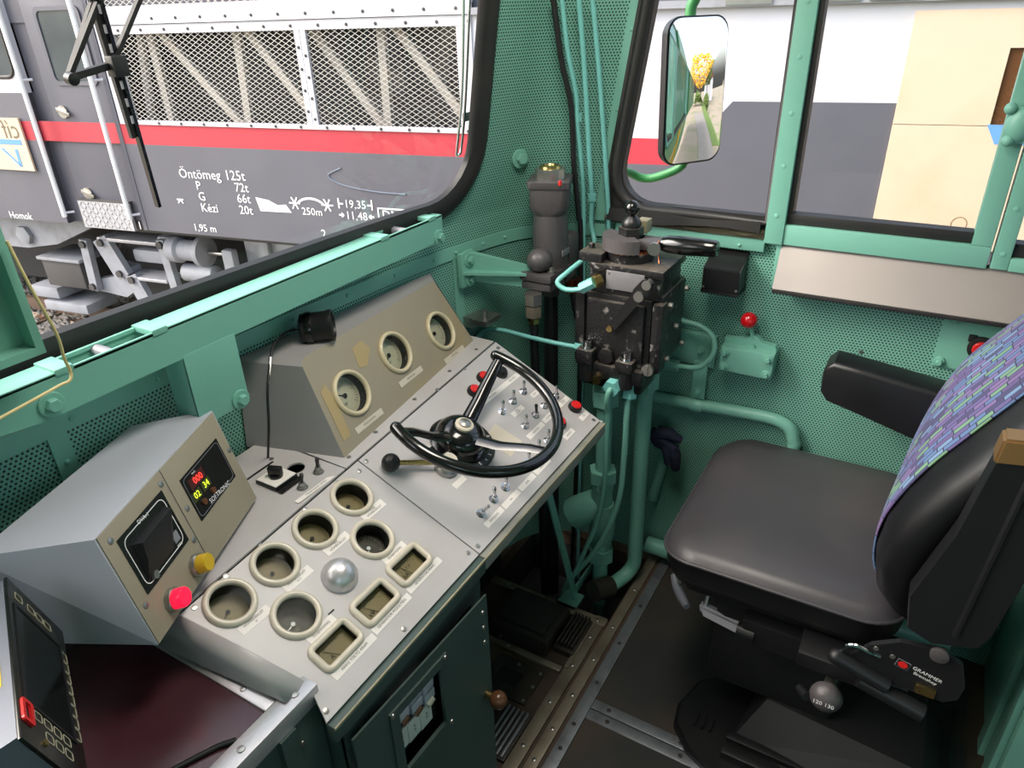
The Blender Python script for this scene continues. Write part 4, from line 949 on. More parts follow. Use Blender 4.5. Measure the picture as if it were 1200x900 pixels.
b = B(); b.hexn((1.59, .690, .80), (1.572, .690, .80), .014); O('brass_plug', b, 'brass', bvl)
b = B(); b.cyl((1.606, .556, .85), (1.596, .556, .85), .016, n=18).box((1.594, .554, .836), (1.5955, .558, .864)); O('slot_screw', b, 'steel', bvl)

# ------------------------------------------------------------------ grey valve with brass cap
gv = E('grey_valve', (1.72, .91, .95), 'grey cast valve with brass screw cap standing in the corner left of the brake valve', 'valve')
GX, GY = 1.715, .90; GM = Matrix.Translation((GX, GY, 0))
def sqloop(w_, z, r=.012, rot=20): 
    m_ = GM @ Matrix.Rotation(R(rot), 4, 'Z'); return [m_ @ V((x, y, z)) for x, y in rrect(w_, w_, r, 3)]
b = B(); b.loft([sqloop(.106, 1.272), sqloop(.112, 1.276), sqloop(.112, 1.292), sqloop(.108, 1.294)]); O('top_flange', b, 'cast_grey', gv)
b = B(); b.loft([sqloop(.088, 1.195, .042), sqloop(.098, 1.207, .04), sqloop(.104, 1.22, .022), sqloop(.104, 1.273, .015)]); O('head', b, 'cast_grey', gv)
b = B(); b.lathe([(.050, 1.03), (.049, 1.15), (.047, 1.20)], GM, 26); b.sph((GX-.065, GY+.0, 1.085), .036, (1, 1, .9)); b.box((GX+.02, GY-.05, 1.05), (GX+.085, GY+.04, 1.135), .012); O('neck', b, 'cast_grey', gv)
b = B(); b.box((GX-.095, GY-.05, 1.03), (GX+.08, GY+.05, 1.055), .008).box((GX-.09, GY-.046, 1.005), (GX+.0, GY+.046, 1.029), .008).box((GX+.01, GY-.045, 1.0), (GX+.08, GY+.04, 1.029), .008); O('base_flange', b, 'cast_grey', gv)
b = B(); b.lathe([(.041, 1.294), (.041, 1.318), (.038, 1.32), (.030, 1.32)], GM, 12); O('cap_nut', b, 'steel', gv, sm=20)
b = B(); b.lathe([(.030, 1.318), (.028, 1.326), (.020, 1.327), (.016, 1.320), (.008, 1.324)], GM, 16); O('brass_cap', b, 'brass', gv)
b = B(); b.box((GX-.055, GY-.058, 1.288), (GX-.045, GY-.052, 1.301), .002); O('paint_mark', b, 'red_button', gv)
boltat((GX-.06, GY-.035, 1.055), (0, 0, 1), BOLT_S, gv); b = B(); b.lathe([(.013, 1.055), (.013, 1.059)], Matrix.Translation((GX-.06, GY-.035, 0)), 16); O('washer', b, 'steel', gv)
b = B(); b.box((GX-.028, GY-.0525, 1.09), (GX+.015, GY-.049, 1.108), .002); O('type_plate', b, 'nameplate', gv)
def hose(name, pts, r, m, lab, cat, fit=None, k=5):
    t = E(name, pts[-1], lab, cat); b = B(); b.tube(pts, r, 12, k=k); O('line', b, m, t, sm=60)
    for (p, q, rr, mm) in (fit or []):
        b = B(); b.hexn(p, q, rr); O('union_nut', b, mm, t, sm=20)
    return t
hose('air_hose', [(1.612, .90, 1.0), (1.612, .90, .93), (1.615, .90, .80), (1.64, .90, .5), (1.66, .90, -.18)], .0125, 'hose', 'left black air hose with steel unions under the grey valve', 'hose', [((1.612, .90, 1.004), (1.612, .90, .972), .026, 'steel'), ((1.612, .90, .968), (1.612, .90, .935), .024, 'trim_metal'), ((1.612, .9, .93), (1.612, .9, .915), .017, 'brass')])
hose('air_hose', [(1.715, .90, 1.0), (1.715, .90, .9), (1.715, .90, .7), (1.72, .90, .4), (1.72, .90, -.18)], .021, 'hose', 'thick middle black air hose under the grey valve', 'hose', [((1.715, .9, 1.0), (1.715, .9, .965), .028, 'cast_grey')])
hose('air_hose', [(1.775, .86, 1.0), (1.775, .84, .9), (1.77, .80, .78), (1.72, .75, .73), (1.68, .70, .73)], .016, 'hose', 'black air hose bending from the grey valve to the brake valve', 'hose', [((1.775, .86, 1.0), (1.775, .858, .96), .024, 'copper')])
# bracket on front wall
br = E('corner_bracket', (1.56, 1.06, 1.03), 'pale green angle bracket bolted to the front wall left of the grey valve', 'bracket')
pw = wall_pt(arc_at_x(1.545), 1.07, 0)
b = B(); b.box((1.512, 1.062, 1.022), (1.575, 1.078, 1.118), .004); O('wall_plate', b, 'green_paint', br)
b = B(); b.hexa([(1.545, 1.064, 1.035), (1.565, 1.064, 1.035), (1.645, .93, 1.005), (1.64, .925, 1.005), (1.545, 1.066, 1.115), (1.565, 1.066, 1.115), (1.645, .93, 1.07), (1.64, .925, 1.07)]); b.hexa([(1.515, 1.062, 1.060), (1.57, 1.064, 1.060), (1.65, .945, 1.045), (1.62, .925, 1.045), (1.515, 1.062, 1.067), (1.57, 1.064, 1.067), (1.65, .945, 1.052), (1.62, .925, 1.052)]); O('arm', b, 'green_paint', br, sm=20)
boltat((1.545, 1.062, 1.095), (0, -1, 0), BOLT_G, br); boltat((1.545, 1.062, 1.04), (0, -1, 0), BOLT_G, br)
b = B(); b.box((1.525, 1.0, .915), (1.60, 1.05, .93)).cyl((1.545, 1.02, .93), (1.545, 1.02, .955), .009); b.box((1.53, 1.05, .90), (1.59, 1.09, .93)); o = O('pipe_clip', b, 'steel', label='small steel clip on the front wall behind the desk corner', cat='clip')

# ------------------------------------------------------------------ pipes in the corner
hose('corner_pipe', [(1.749, .885, 1.72), (1.762, .874, 1.6), (1.784, .86, 1.495), (1.79, .858, 1.42), (1.806, .850, 1.297), (1.82, .848, 1.127), (1.825, .85, .7), (1.825, .85, -.18)], .0062, 'cyan_pipe', 'leftmost thin pale green pipe rising in the cab corner', 'pipe', [((1.7905, .858, 1.447), (1.793, .857, 1.427), .011, 'cyan_pipe')])
hose('corner_pipe', [(1.771, .850, 1.72), (1.790, .840, 1.555), (1.812, .832, 1.342), (1.825, .828, 1.226), (1.83, .83, 1.15), (1.81, .81, 1.10), (1.70, .78, 1.10), (1.62, .80, 1.075), (1.592, .815, 1.055), (1.588, .79, 1.040), (1.588, .745, 1.048), (1.592, .715, 1.068)], .0068, 'cyan_pipe', 'middle pale green pipe looping from the corner to the brake valve', 'pipe', [((1.588, .745, 1.05), (1.594, .712, 1.070), .015, 'cyan_pipe'), ((1.594, .712, 1.070), (1.61, .70, 1.075), .017, 'brass'), ((1.8255, .828, 1.235), (1.827, .828, 1.215), .012, 'cyan_pipe')])
hose('corner_pipe', [(1.789, .822, 1.72), (1.814, .806, 1.514), (1.842, .792, 1.272), (1.852, .786, 1.138), (1.855, .785, .9), (1.855, .78, .6), (1.855, .78, -.18)], .0065, 'cyan_pipe', 'rightmost pale green pipe in the corner next to the quarter window', 'pipe')
hose('corner_cable', [(1.738, .902, 1.72), (1.756, .888, 1.577), (1.776, .869, 1.464), (1.788, .866, 1.321), (1.806, .858, 1.178), (1.812, .853, 1.1), (1.812, .85, .6), (1.812, .87, -.18)], .0075, 'hose', 'black cable running down the cab corner beside the pipes', 'cable')
hose('air_tube', [(1.604, .745, .874), (1.602, .80, .872), (1.60, .90, .874), (1.60, 1.0, .878), (1.59, 1.05, .872), (1.57, 1.07, .85)], .0065, 'cyan_pipe', 'pale green tube running from the brake valve towards the front wall', 'tube', [((1.61, .742, .872), (1.603, .768, .873), .012, 'cyan_pipe')])
hose('air_tube', [(1.79, .552, .93), (1.80, .53, .918), (1.80, .485, .912), (1.80, .448, .888), (1.80, .440, .838), (1.80, .474, .789), (1.80, .535, .778), (1.80, .57, .776)], .0078, 'green_paint', 'green tube looping out of the right side of the brake valve', 'tube', [((1.80, .535, .778), (1.80, .58, .776), .017, 'green_paint')])
# lower piping under the valve
hose('air_pipe', [(1.72, .60, .78), (1.72, .60, .5), (1.72, .60, .2), (1.72, .60, .09), (1.705, .612, .05), (1.67, .63, .035), (1.60, .66, .03)], .0235, 'green_paint', 'tall green pipe from the brake valve bending above the floor', 'pipe', [((1.72, .60, .785), (1.72, .60, .735), .038, 'green_paint'), ((1.72, .60, .735), (1.72, .60, .72), .028, 'green_paint')], k=6)
b = B(); b.cyl((1.635, .645, .03), (1.572, .678, .045), .034, n=22); O('pipe_muffler', b, 'dark_iron', label='round dark end cap on the bent green pipe near the floor', cat='pipe cap')
t = E('strainer_pipe', (1.65, .695, 0), 'green pipe with hexagonal unions and angled strainer body left of the tall pipe', 'pipe')
b = B(); b.cyl((1.65, .692, .77), (1.65, .692, .40), .0235, n=16); O('upper_pipe', b, 'green_paint', t)
PM = Matrix.Translation((1.65, .692, 0))
b = B(); b.hexn((1.65, .692, .74), (1.65, .692, .69), .040); O('union_nut', b, 'green_paint', t, sm=20)
b = B(); b.lathe([(.034, .33), (.034, .40), (.037, .40), (.037, .425)], PM, 8); O('union_collar', b, 'green_paint', t, sm=20)
b = B(); b.hexn((1.65, .692, .465), (1.65, .692, .425), .043); O('union_nut', b, 'green_paint', t, sm=20)
b = B(); b.lathe([(.034, 0), (.046, .02), (.052, .09), (.051, .118), (.042, .126)], axis_frame((1.655, .69, .345), (-.12, .75, -.62)), 22); O('strainer_body', b, 'green_paint', t)
b = B(); b.lathe([(.034, .34), (.041, .30), (.040, .22), (.032, .19)], Matrix.Translation((1.65, .688, 0)), 18); b.lathe([(.033, .20), (.035, .16)], Matrix.Translation((1.652, .69, 0)), 10); O('lower_body', b, 'green_paint', t)
b = B(); b.hexn((1.652, .69, .165), (1.652, .69, .115), .041); O('union_nut', b, 'green_paint', t, sm=20)
b = B(); b.cyl((1.652, .69, .115), (1.652, .69, -.2), .0245, n=16); O('lower_pipe', b, 'green_paint', t)
hose('drain_tube', [(1.585, .64, .792), (1.562, .645, .785), (1.562, .650, .75), (1.58, .653, .70), (1.582, .656, .60), (1.584, .657, .48), (1.585, .675, .33), (1.58, .72, .17), (1.575, .772, 0), (1.572, .79, -.1)], .0075, 'green_paint', 'thin green tube bowing down from the large hexagon union of the brake valve', 'tube', [((1.592, .640, .792), (1.566, .644, .788), .024, 'cyan_pipe')])
hose('drain_tube', [(1.61, .605, .79), (1.60, .607, .70), (1.595, .606, .56), (1.59, .616, .40), (1.585, .672, .22), (1.58, .773, .03), (1.575, .80, -.1)], .0085, 'green_paint', 'second thin green tube curving down beside the tall green pipe', 'tube', [((1.613, .605, .80), (1.607, .606, .755), .021, 'cyan_pipe')])
b = B(); b.box((1.50, .71, .0), (1.575, .775, .012), .002); b.cyl((1.552, .735, .012), (1.552, .735, .03), .011, n=12); b.box((1.57, .735, .012), (1.70, .741, .045), .002)
o = O('floor_bracket', b, 'green_paint', label='green foot bracket bolted to the floor edge below the pipes', cat='bracket')
b = B(); b.tube([(1.855, .60, .25), (1.86, .58, .36), (1.86, .57, .45), (1.858, .56, .50)], .016, 10, k=4); O('wall_tube', b, 'green_paint', label='short green tube on the side wall behind the tall pipe', cat='tube')
b = B(); b.tube([(1.84, .60, .07), (1.84, .52, .07), (1.84, .40, .07), (1.84, .2, .07), (1.84, -.3, .07)], .028, 14); O('heating_pipe', b, 'green_paint', label='thick green pipe along the foot of the side wall behind the seat', cat='pipe')

# ------------------------------------------------------------------ things on the side wall
hose('wall_pipe', [(1.858, .62, .627), (1.858, .48, .636), (1.858, .32, .646), (1.858, .26, .645), (1.858, .222, .63), (1.858, .205, .595), (1.858, .20, .54), (1.858, .20, .10)], .0185, 'green_paint', 'green pipe along the side wall turning down behind the seat', 'pipe')
c_ = E('pipe_clamp', (1.86, .49, .62), 'green clamp plate holding the pipe on the side wall', 'clamp')
b = B(); b.box((1.855, .455, .765), (1.88, .60, .862), .006).box((1.862, .45, .76), (1.88, .47, .86), .004); O('wall_plate', b, 'green_paint', c_)
b = B(); b.box((1.850, .465, .66), (1.862, .505, .78), .002); b.torus(frame((1.858, .485, .634), (1, 0, 0), (0, 0, 1), (0, -1, 0)), .0205, .003, 20, 8, 6); O('strap', b, 'green_paint', c_); boltat((1.850, .485, .685), (-1, 0, 0), BOLT_GS, c_); boltat((1.855, .49, .815), (-1, 0, 0), BOLT_GS, c_)
rv = E('emergency_valve', (1.84, .355, .78), 'green wall valve block with a red ball handle', 'valve')
b = B(); b.box((1.815, .283, .785), (1.88, .425, .858), .004); O('block', b, 'green_paint', rv)
b = B(); b.prism([(1.845, .425, .858), (1.845, .425, .872), (1.845, .37, .878), (1.845, .352, .892), (1.845, .338, .890), (1.845, .325, .876), (1.845, .29, .870), (1.845, .283, .858)], (.02, 0, 0)); b.cyl((1.835, .35, .858), (1.868, .35, .858), .011); O('yoke', b, 'green_paint', rv)
for y, z in ((.412, .842), (.412, .80), (.297, .845), (.297, .80)): boltat((1.815, y, z), (-1, 0, 0), BOLT_GS, rv)
b = B(); b.cyl((1.85, .35, .88), (1.845, .362, .925), .0055); O('stem', b, 'green_paint', rv)
b = B(); b.sph((1.842, .366, .935), .0225); O('ball_handle', b, 'red_gloss', rv)
t = E('wall_box', (1.84, .45, .99), 'small black box screwed to the side wall beside the brake handle', 'box')
b = B(); b.hexa([(1.80, .395, 1.018), (1.88, .395, .998), (1.88, .492, .998), (1.80, .492, 1.014), (1.80, .395, 1.078), (1.88, .395, 1.112), (1.88, .492, 1.112), (1.80, .492, 1.078)]); bmesh.ops.bevel(b.bm, geom=list(b.bm.edges), offset=.002, segments=2, affect='EDGES'); O('cover', b, 'black_satin', t)
b = B(); b.box((1.798, .394, 1.010), (1.88, .493, 1.018)); O('base_lip', b, 'black_matte', t)
for y in (.40, .487): I('screw', SCR, axis_frame((1.80, y, 1.026), (-1, 0, 0)) @ Matrix.Scale(.7, 4), t)
I('wall_screw', SCR, axis_frame((1.88, .568, 1.0), (-1, 0, 0)), label='single screw in the side wall left of the black box', cat='screw')
I('wall_screw', SCR, axis_frame((1.88, .085, .885), (-1, 0, 0)), label='single screw in the side wall above the armrest', cat='screw')
sh_ = E('wall_ledge', (1.85, -.1, 1.02), 'long grey metal ledge panel fixed below the side windows', 'ledge')
b = B(); b.hexa([(1.800, -.75, 1.048), (1.806, -.75, 1.040), (1.806, .312, 1.040), (1.800, .312, 1.048), (1.862, -.75, 1.148), (1.868, -.75, 1.142), (1.868, .315, 1.142), (1.862, .315, 1.148)]); O('panel', b, 'shelf_alu', sh_, sm=20)
b = B(); b.box((1.800, -.75, 1.036), (1.88, .312, 1.044), .001); O('underside', b, 'rubber', sh_)
b = B(); b.box((1.855, .312, 1.04), (1.88, .326, 1.15), .002); O('end_bracket', b, 'green_paint', sh_)
ep = E('stop_button', (1.87, -.15, .88), 'red push button in a black ring on a plain green wall plate', 'push button')
b = B(); b.box((1.874, -.40, .885), (1.882, -.075, 1.03), .002); O('wall_plate', b, 'green_paint', ep)
b = B(); b.lathe([(.029, 0), (.029, .008), (.021, .010)], axis_frame((1.874, -.166, .951), (-1, 0, 0)), 24); b.box((1.866, -.152, .965), (1.874, -.135, .982), .002); O('ring', b, 'rubber', ep)
b = B(); b.lathe([(.019, .008), (.019, .016), (.017, .018)], axis_frame((1.874, -.166, .951), (-1, 0, 0)), 24); O('button_cap', b, 'red_button', ep)
for y, z in ((-.09, .90), (-.097, 1.012)): boltat((1.874, y, z), (-1, 0, 0), BOLT_GS, ep)
# dark blue gloves stuck behind the pipe
b = B()
for i, (p, q) in enumerate((((1.80, .60, .535), (1.79, .515, .50)), ((1.79, .575, .55), (1.80, .508, .535)), ((1.79, .53, .51), (1.80, .515, .43)), ((1.795, .55, .52), (1.79, .535, .45)))):
    b.tube([p, (V(p)+V(q))/2+V((-.006, -.004, .012)), q], [.022, .020, .013][:3], 10)
b.sph((1.795, .565, .525), .036, (.6, 1, .9)); O('work_gloves', b, 'glove', label='dark blue work gloves tucked behind the tall green pipe', cat='gloves')

# ------------------------------------------------------------------ driver seat
seat = E('driver_seat', (1.5, .1, 0), 'black vinyl driver seat with patterned purple fabric backrest', 'seat')
SX, SY, SW, SDp = 1.547, .128, .575, .520
def sl(z, ins, r, dz=0):
    lp = []
    for x, y in rrect(SW-2*ins, SDp-2*ins, max(.02, r-ins), 8):
        lp.append(V((SX+x, SY+y, z-.018*max(0, (y-.12)/.14)**2*(1 if dz else .6))))
    return lp
b = B(); b.loft([sl(.573, -.002, .09, 1), sl(.585, .006, .09, 1), sl(.595, .025, .09, 1), sl(.600, .07, .09, 1), sl(.599, .14, .09, 1), sl(.596, .20, .09, 1)]); O('cushion', b, 'vinyl', seat, sm=70)
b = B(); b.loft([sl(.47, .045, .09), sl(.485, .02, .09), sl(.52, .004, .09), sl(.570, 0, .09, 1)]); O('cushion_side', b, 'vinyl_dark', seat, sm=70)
b = B(); b.tube([p+V((0, 0, -.001)) for p in sl(.573, -.003, .09, 1)], .0042, 8, True); O('piping', b, 'vinyl', seat, sm=70)
PZ = [(.555, .17, -.120), (.60, .215, -.086), (.66, .243, -.056), (.73, .256, -.046), (.80, .260, -.050), (.87, .258, -.069), (.94, .252, -.098), (1.02, .244, -.143), (1.10, .236, -.192), (1.2, .222, -.252), (1.3, .20, -.312), (1.38, .165, -.36), (1.42, .11, -.385)]
def back_shift(x, z):
    k = min(1, max(0, (z-.76)/.24)); return (.018-.026*k)+(-.125+.16*k)*(x-1.24)
def back_y(s, yf, t=.125): return yf-t/2+t/2*(1-abs(s)**3.2)**(1/2.4)
loops = []
for z, w_, yf in PZ:
    lp = []; 
    for i in range(28):
        a = 2*math.pi*i/28; c, s = math.cos(a), math.sin(a)
        lp.append(V((1.490+w_*math.copysign(abs(c)**.55, c), yf-.0625+(.0625 if s > 0 else .062)*math.copysign(abs(s)**.7, s), z)))
    loops.append([V((p.x, p.y+back_shift(p.x, p.z), p.z)) for p in lp])
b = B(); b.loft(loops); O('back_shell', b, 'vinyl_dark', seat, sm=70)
quads = []; NS = 22
rows = catmull([(z, w_, yf) for z, w_, yf in PZ], 3)
rows = [r for r in rows if .58 < r.x < 1.40]
hh = 0; hs = []
for i, r in enumerate(rows):
    if i: hh += math.hypot(r.x-rows[i-1].x, r.z-rows[i-1].z)
    hs.append(hh)
verts, faces, uvs = [], [], []
for i, r in enumerate(rows):
    for j in range(NS+1):
        s = -.66+1.645*j/NS; a = math.acos(max(-1, min(1, math.copysign(abs(s)**(1/.55), s))))
        X_ = 1.490+r.y*s*1.004; verts.append((X_, r.z-.0625+.0655*abs(math.sin(a))**.7+.001+back_shift(X_, r.x), r.x)); uvs.append((hs[i], s*.25))
for i in range(len(rows)-1):
    for j in range(NS):
        k = i*(NS+1)+j; faces.append((k, k+1, k+NS+2, k+NS+1))
me = bpy.data.meshes.new('back_fabric'); me.from_pydata(verts, [], faces); ul = me.uv_layers.new(name='UVMap')
for p in me.polygons:
    p.use_smooth = True
    for li, vi in zip(p.loop_indices, p.vertices): ul.data[li].uv = uvs[vi]
me.materials.append(MATS['fabric']); o = bpy.data.objects.new('back_fabric', me); link(o, Matrix.Identity(4), seat)
md = o.modifiers.new('thickness', 'SOLIDIFY'); md.thickness = .004; md.offset = 0
# backrest carrier on the left with bronze cap
b = B(); prof = [(-.110, .725), (-.150, .888), (-.170, 1.045), (-.262, 1.06), (-.272, .9), (-.248, .69), (-.235, .657), (-.165, .634), (-.122, .652)]
b.loft([[(x, y-.1*k, z) for y, z in prof] for x, k in ((1.232, 0), (1.196, 0))] + [[(1.188, y*.97-.006, z*.985+.012) for y, z in prof]]); O('back_carrier', b, 'plastic_black', seat, sm=30)
b = B(); b.hexa([(1.184, -.166, 1.036), (1.234, -.166, 1.036), (1.234, -.262, 1.052), (1.184, -.262, 1.052), (1.187, -.170, 1.082), (1.232, -.170, 1.082), (1.232, -.262, 1.094), (1.187, -.262, 1.094)]); bmesh.ops.bevel(b.bm, geom=list(b.bm.edges), offset=.004, segments=2, affect='EDGES'); O('carrier_cap', b, 'bronze_cap', seat)
b = B(); b.hexa([(1.184, -.196, .67), (1.189, -.190, .67), (1.189, -.203, .67), (1.184, -.201, .67), (1.184, -.218, 1.04), (1.189, -.212, 1.04), (1.189, -.225, 1.04), (1.184, -.223, 1.04)]); O('carrier_ridge', b, 'plastic_black', seat)
# recliner side plate with maker's label
b = B(); b.prism([(1.195, y, z) for y, z in ((-.045, .530), (-.075, .575), (-.12, .607), (-.19, .62), (-.225, .60), (-.240, .55), (-.236, .515), (-.215, .497), (-.13, .497), (-.07, .51))], (.012, 0, 0)); sp = O('side_plate', b, 'plastic_black', seat, sm=20)
SPM = lambda y, z, h=0: frame((1.1945-h, y, z), (0, -.97, -.22), (0, -.22, .97), (-1, 0, 0))
b = B(); b.box((-.012, -.010, 0), (.012, .010, .0006), 0, SPM(-.135, .556)); O('label_frame', b, 'plastic_grey', sp, sm=0)
b = B(); b.box((-.011, -.009, 0), (.011, .009, .001), 0, SPM(-.135, .556)); O('label_plate', b, 'ink_black', sp, sm=0)
b = B(); b.lathe([(.0075, .001), (.0075, .0014)], SPM(-.135, .556) @ Matrix.Scale(1.15, 4, (1, 0, 0)), 20); O('red_dot', b, 'red_button', sp)
T('GRAMMER', .0115, 'white_ink', SPM(-.178, .552, .0006), sp); T('Bremshey', .0105, 'white_ink', SPM(-.176, .541, .0006), sp)
b = B(); b.lathe([(.016, 0), (.016, .008), (.010, .010)], axis_frame((1.195, -.185, .612), (-1, 0, 0)), 18); O('pivot_bolt', b, 'cast_grey', sp)
b = B(); b.box((1.19, -.20, .500), (1.197, -.165, .522), .002); O('worn_plate', b, 'brass', sp)
for y, z in ((-.085, .572), (-.115, .566)): I('rivet', SCR, axis_frame((1.195, y, z), (-1, 0, 0)), sp)
b = B(); b.tube([(1.19, -.025, .515), (1.19, -.03, .55), (1.19, -.05, .566), (1.19, -.075, .562), (1.195, -.095, .555)], .0045, 8, k=4); O('lever_loop', b, 'chrome', seat)
b = B(); b.cyl((1.185, -.022, .525), (1.19, -.12, .492), .017, n=16).sph((1.185, -.022, .525), .017, n=14); O('recline_grip', b, 'plastic_black', seat)
b = B(); b.cyl((1.19, -.07, .485), (1.19, -.19, .455), .018, n=16); O('adjuster_tube', b, 'plastic_black', seat)
b = B(); b.sph((1.19, -.022, .400), .033, (.85, 1, 1), 22); kn = O('weight_knob', b, 'cast_grey', seat)
b = B(); b.cyl((1.175, .012, .395), (1.2, .03, .385), .010); O('knob_stub', b, 'plastic_black', seat)
T('120 130', .013, 'white_ink', frame((1.1605, -.020, .4085), (0, -1, 0), (.15, 0, .99), (-.99, 0, .15)), kn)
b = B(); b.cyl((1.2, -.022, .40), (1.34, -.03, .40), .012); O('knob_shaft', b, 'steel', seat)
# armrest on the window side
loops = []
for y, zt, zb, x0, x1 in ((.150, .885, .862, 1.715, 1.775), (.146, .905, .835, 1.703, 1.788), (.128, .922, .815, 1.70, 1.792), (.06, .914, .798, 1.70, 1.792), (-.12, .892, .750, 1.70, 1.792), (-.20, .884, .74, 1.70, 1.792)):
    cx, cz = (x0+x1)/2, (zt+zb)/2; loops.append([V((cx+p, y, cz+q)) for p, q in rrect(x1-x0, zt-zb, .011, 3)])
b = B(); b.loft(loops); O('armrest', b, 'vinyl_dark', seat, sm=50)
# under-seat mechanism and base
b = B(); b.box((1.33, -.08, .42), (1.74, .33, .475), .01).box((1.36, -.05, .12), (1.72, .26, .42), .03); O('suspension_box', b, 'black_matte', seat)
b = B(); b.box((1.215, -.16, .43), (1.335, .05, .47), .008).box((1.29, -.12, .36), (1.345, .18, .43), .008).cyl((1.30, .15, .385), (1.30, .19, .385), .02); O('slide_rail', b, 'black_satin', seat)
b = B(); pts = [(1.165, .17), (1.20, .25), (1.26, .303), (1.32, .312), (1.42, .285), (1.56, .17), (1.66, .02), (1.66, -.33), (1.06, -.33), (1.08, -.05)]
b.loft([[(x, y, .006) for x, y in pts], [(x, y, .024) for x, y in pts], [(1.36+(x-1.36)*.97, -.02+(y+.02)*.97, .032) for x, y in pts]]); O('base_plate', b, 'black_satin', seat, sm=30)
b = B(); b.hexa([(1.22, -.30, .032), (1.60, -.30, .032), (1.60, .12, .032), (1.28, .16, .032), (1.33, -.25, .13), (1.56, -.25, .13), (1.56, .08, .13), (1.36, .10, .13)]); O('base_cone', b, 'black_matte', seat, sm=20)
b = B(); b.box((1.215, -.10, .032), (1.245, .17, .055), .004).box((1.265, -.10, .032), (1.29, .17, .05), .004); O('slide_guide', b, 'black_satin', seat)
for y in (.215, .235, .255): b = B(); b.box((1.27, y-.005, .032), (1.31, y+.001, .040)); O('base_rib', b, 'black_satin', seat)
b = B(); b.tube([(1.425, .385, .365), (1.40, .368, .352), (1.375, .345, .345), (1.352, .325, .345)], [.010, .013, .013, .009], 10, k=3)
# flatten blade
O('tilt_paddle', b, 'plastic_grey', seat, sm=60)
b = B(); b.hexa([(1.345, .285, .335), (1.365, .300, .335), (1.345, .165, .335), (1.325, .172, .335), (1.365, .295, .352), (1.390, .305, .352), (1.372, .175, .352), (1.348, .170, .352)]); bmesh.ops.bevel(b.bm, geom=list(b.bm.edges), offset=.006, segments=2, affect='EDGES'); O('height_paddle', b, 'plastic_grey', seat)
b = B(); b.cyl((1.375, .285, .35), (1.42, .28, .43), .006).cyl((1.40, .37, .35), (1.43, .33, .44), .006); O('paddle_stem', b, 'steel', seat)

# ------------------------------------------------------------------ foot well
pd = E('foot_pedal', (1.38, .80, 0), 'dark iron foot pedal block with ribbed tread in the foot well', 'pedal')
b = B(); b.box((1.305, .705, 0), (1.465, .90, .055), .006).box((1.325, .725, .055), (1.455, .885, .066), .004); O('pedal_housing', b, 'dark_iron', pd)
for i in range(5): b = B(); b.box((1.345, .640+i*.0115, .02), (1.475, .647+i*.0115, .040), .002); O('tread_rib', b, 'dark_iron', pd)
b = B(); b.box((1.335, .635, 0), (1.48, .70, .021), .003); O('tread_plate', b, 'dark_iron', pd)
b = B(); b.box((1.27, .645, .0), (1.29, .90, .012), .002).box((1.29, .628, 0), (1.50, .640, .014)); O('pedal_frame', b, 'trim_metal', pd)
for x, y in ((1.28, .70), (1.28, .82), (1.30, .86)): I('screw', SCR, Matrix.Translation((x, y, .012)), pd)
hp_ = E('hatch_plate', (1.19, .76, 0), 'small floor plate with a rectangular opening in the foot well', 'floor plate')
b = B(); b.ring([(1.13+x+.06, .755+y, .002) for x, y in rect(0, 0, .125, .15)], [(1.13+x+.06, .765+y, .002) for x, y in rect(0, 0, .05, .07)], (0, 0, .004)); O('plate', b, 'dark_iron', hp_, sm=20)
b = B(); b.box((1.16, .725, .0005), (1.22, .805, .002)); O('opening', b, 'pit', hp_)
for x, y in ((1.24, .69), (1.24, .76), (1.14, .69), (1.19, .688)): I('screw', SCR, Matrix.Translation((x, y, .006)), hp_)
tp = E('ribbed_tread', (1.04, .66, 0), 'ribbed metal foot tread on the floor beside the cabinet door', 'tread')
b = B(); b.box((.955, .642, 0), (1.105, .72, .012), .002); O('plate', b, 'dark_iron', tp)
for i in range(5): b = B(); b.box((.958, .648+i*.014, .012), (1.10, .655+i*.014, .024), .002); O('rib', b, 'trim_steel', tp)

# ------------------------------------------------------------------ ceiling fill lamp, unseen, added to brighten the cab
LX, LY = .95, .50
cl = E('ceiling_fill', (LX, LY, ZC), 'long ceiling lamp with frosted lens above the driver place', 'lamp')
b = B(); b.box((LX-.40, LY-.18, ZC-.03), (LX+.40, LY+.18, ZC), .005); O('housing', b, 'green_paint', cl)
b = B(); b.box((LX-.37, LY-.15, ZC-.05), (LX+.37, LY+.15, ZC-.03), .006); O('lens', b, 'fill_lens', cl)
la = bpy.data.lights.new('fill_light', 'AREA'); la.shape = 'RECTANGLE'; la.size = .74; la.size_y = .30; la.energy = CEILING_FILL_W; la.color = (1, .93, .83)
lo_ = bpy.data.objects.new('fill_light', la); link(lo_, Matrix.Translation((LX, LY, ZC-.055)), cl)

# ================================================================== outside
# own locomotive skin
b = B(); b.box((1.93, -1.6, -.9), (1.97, .9, 1.12)).box((1.93, -14, -.9), (1.97, -1.6, 2.3)).box((1.93, -14, -1.2), (1.95, .6, -.9))
O('wall_outside', b, 'outer_green', label='green outer side of the cab and locomotive body seen in the mirror', cat='wall', kind='structure')
b = B(); b.box((1.97, -14, .25), (1.974, .9, .42)); O('trim_6', b, 'yellow_lamp', label='yellow stripe along the outside of the locomotive', cat='trim', kind='structure')
for i in range(5):
    b = B(); b.box((1.965, -4.4-i*2.0, 1.2), (1.975, -3.4-i*2.0, 1.9), .003); tag(O('window_%d' % (6+i), b, 'dusty_glass'), '%s dark engine room window counted from the cab along the outside' % ('first', 'second', 'third', 'fourth', 'fifth')[i], 'window', kind='structure')
b = B(); b.box((1.97, -14, -.25), (1.99, .85, -.21)); O('trim_7', b, 'outer_green', label='green drip moulding low on the outside of the locomotive', cat='trim', kind='structure')
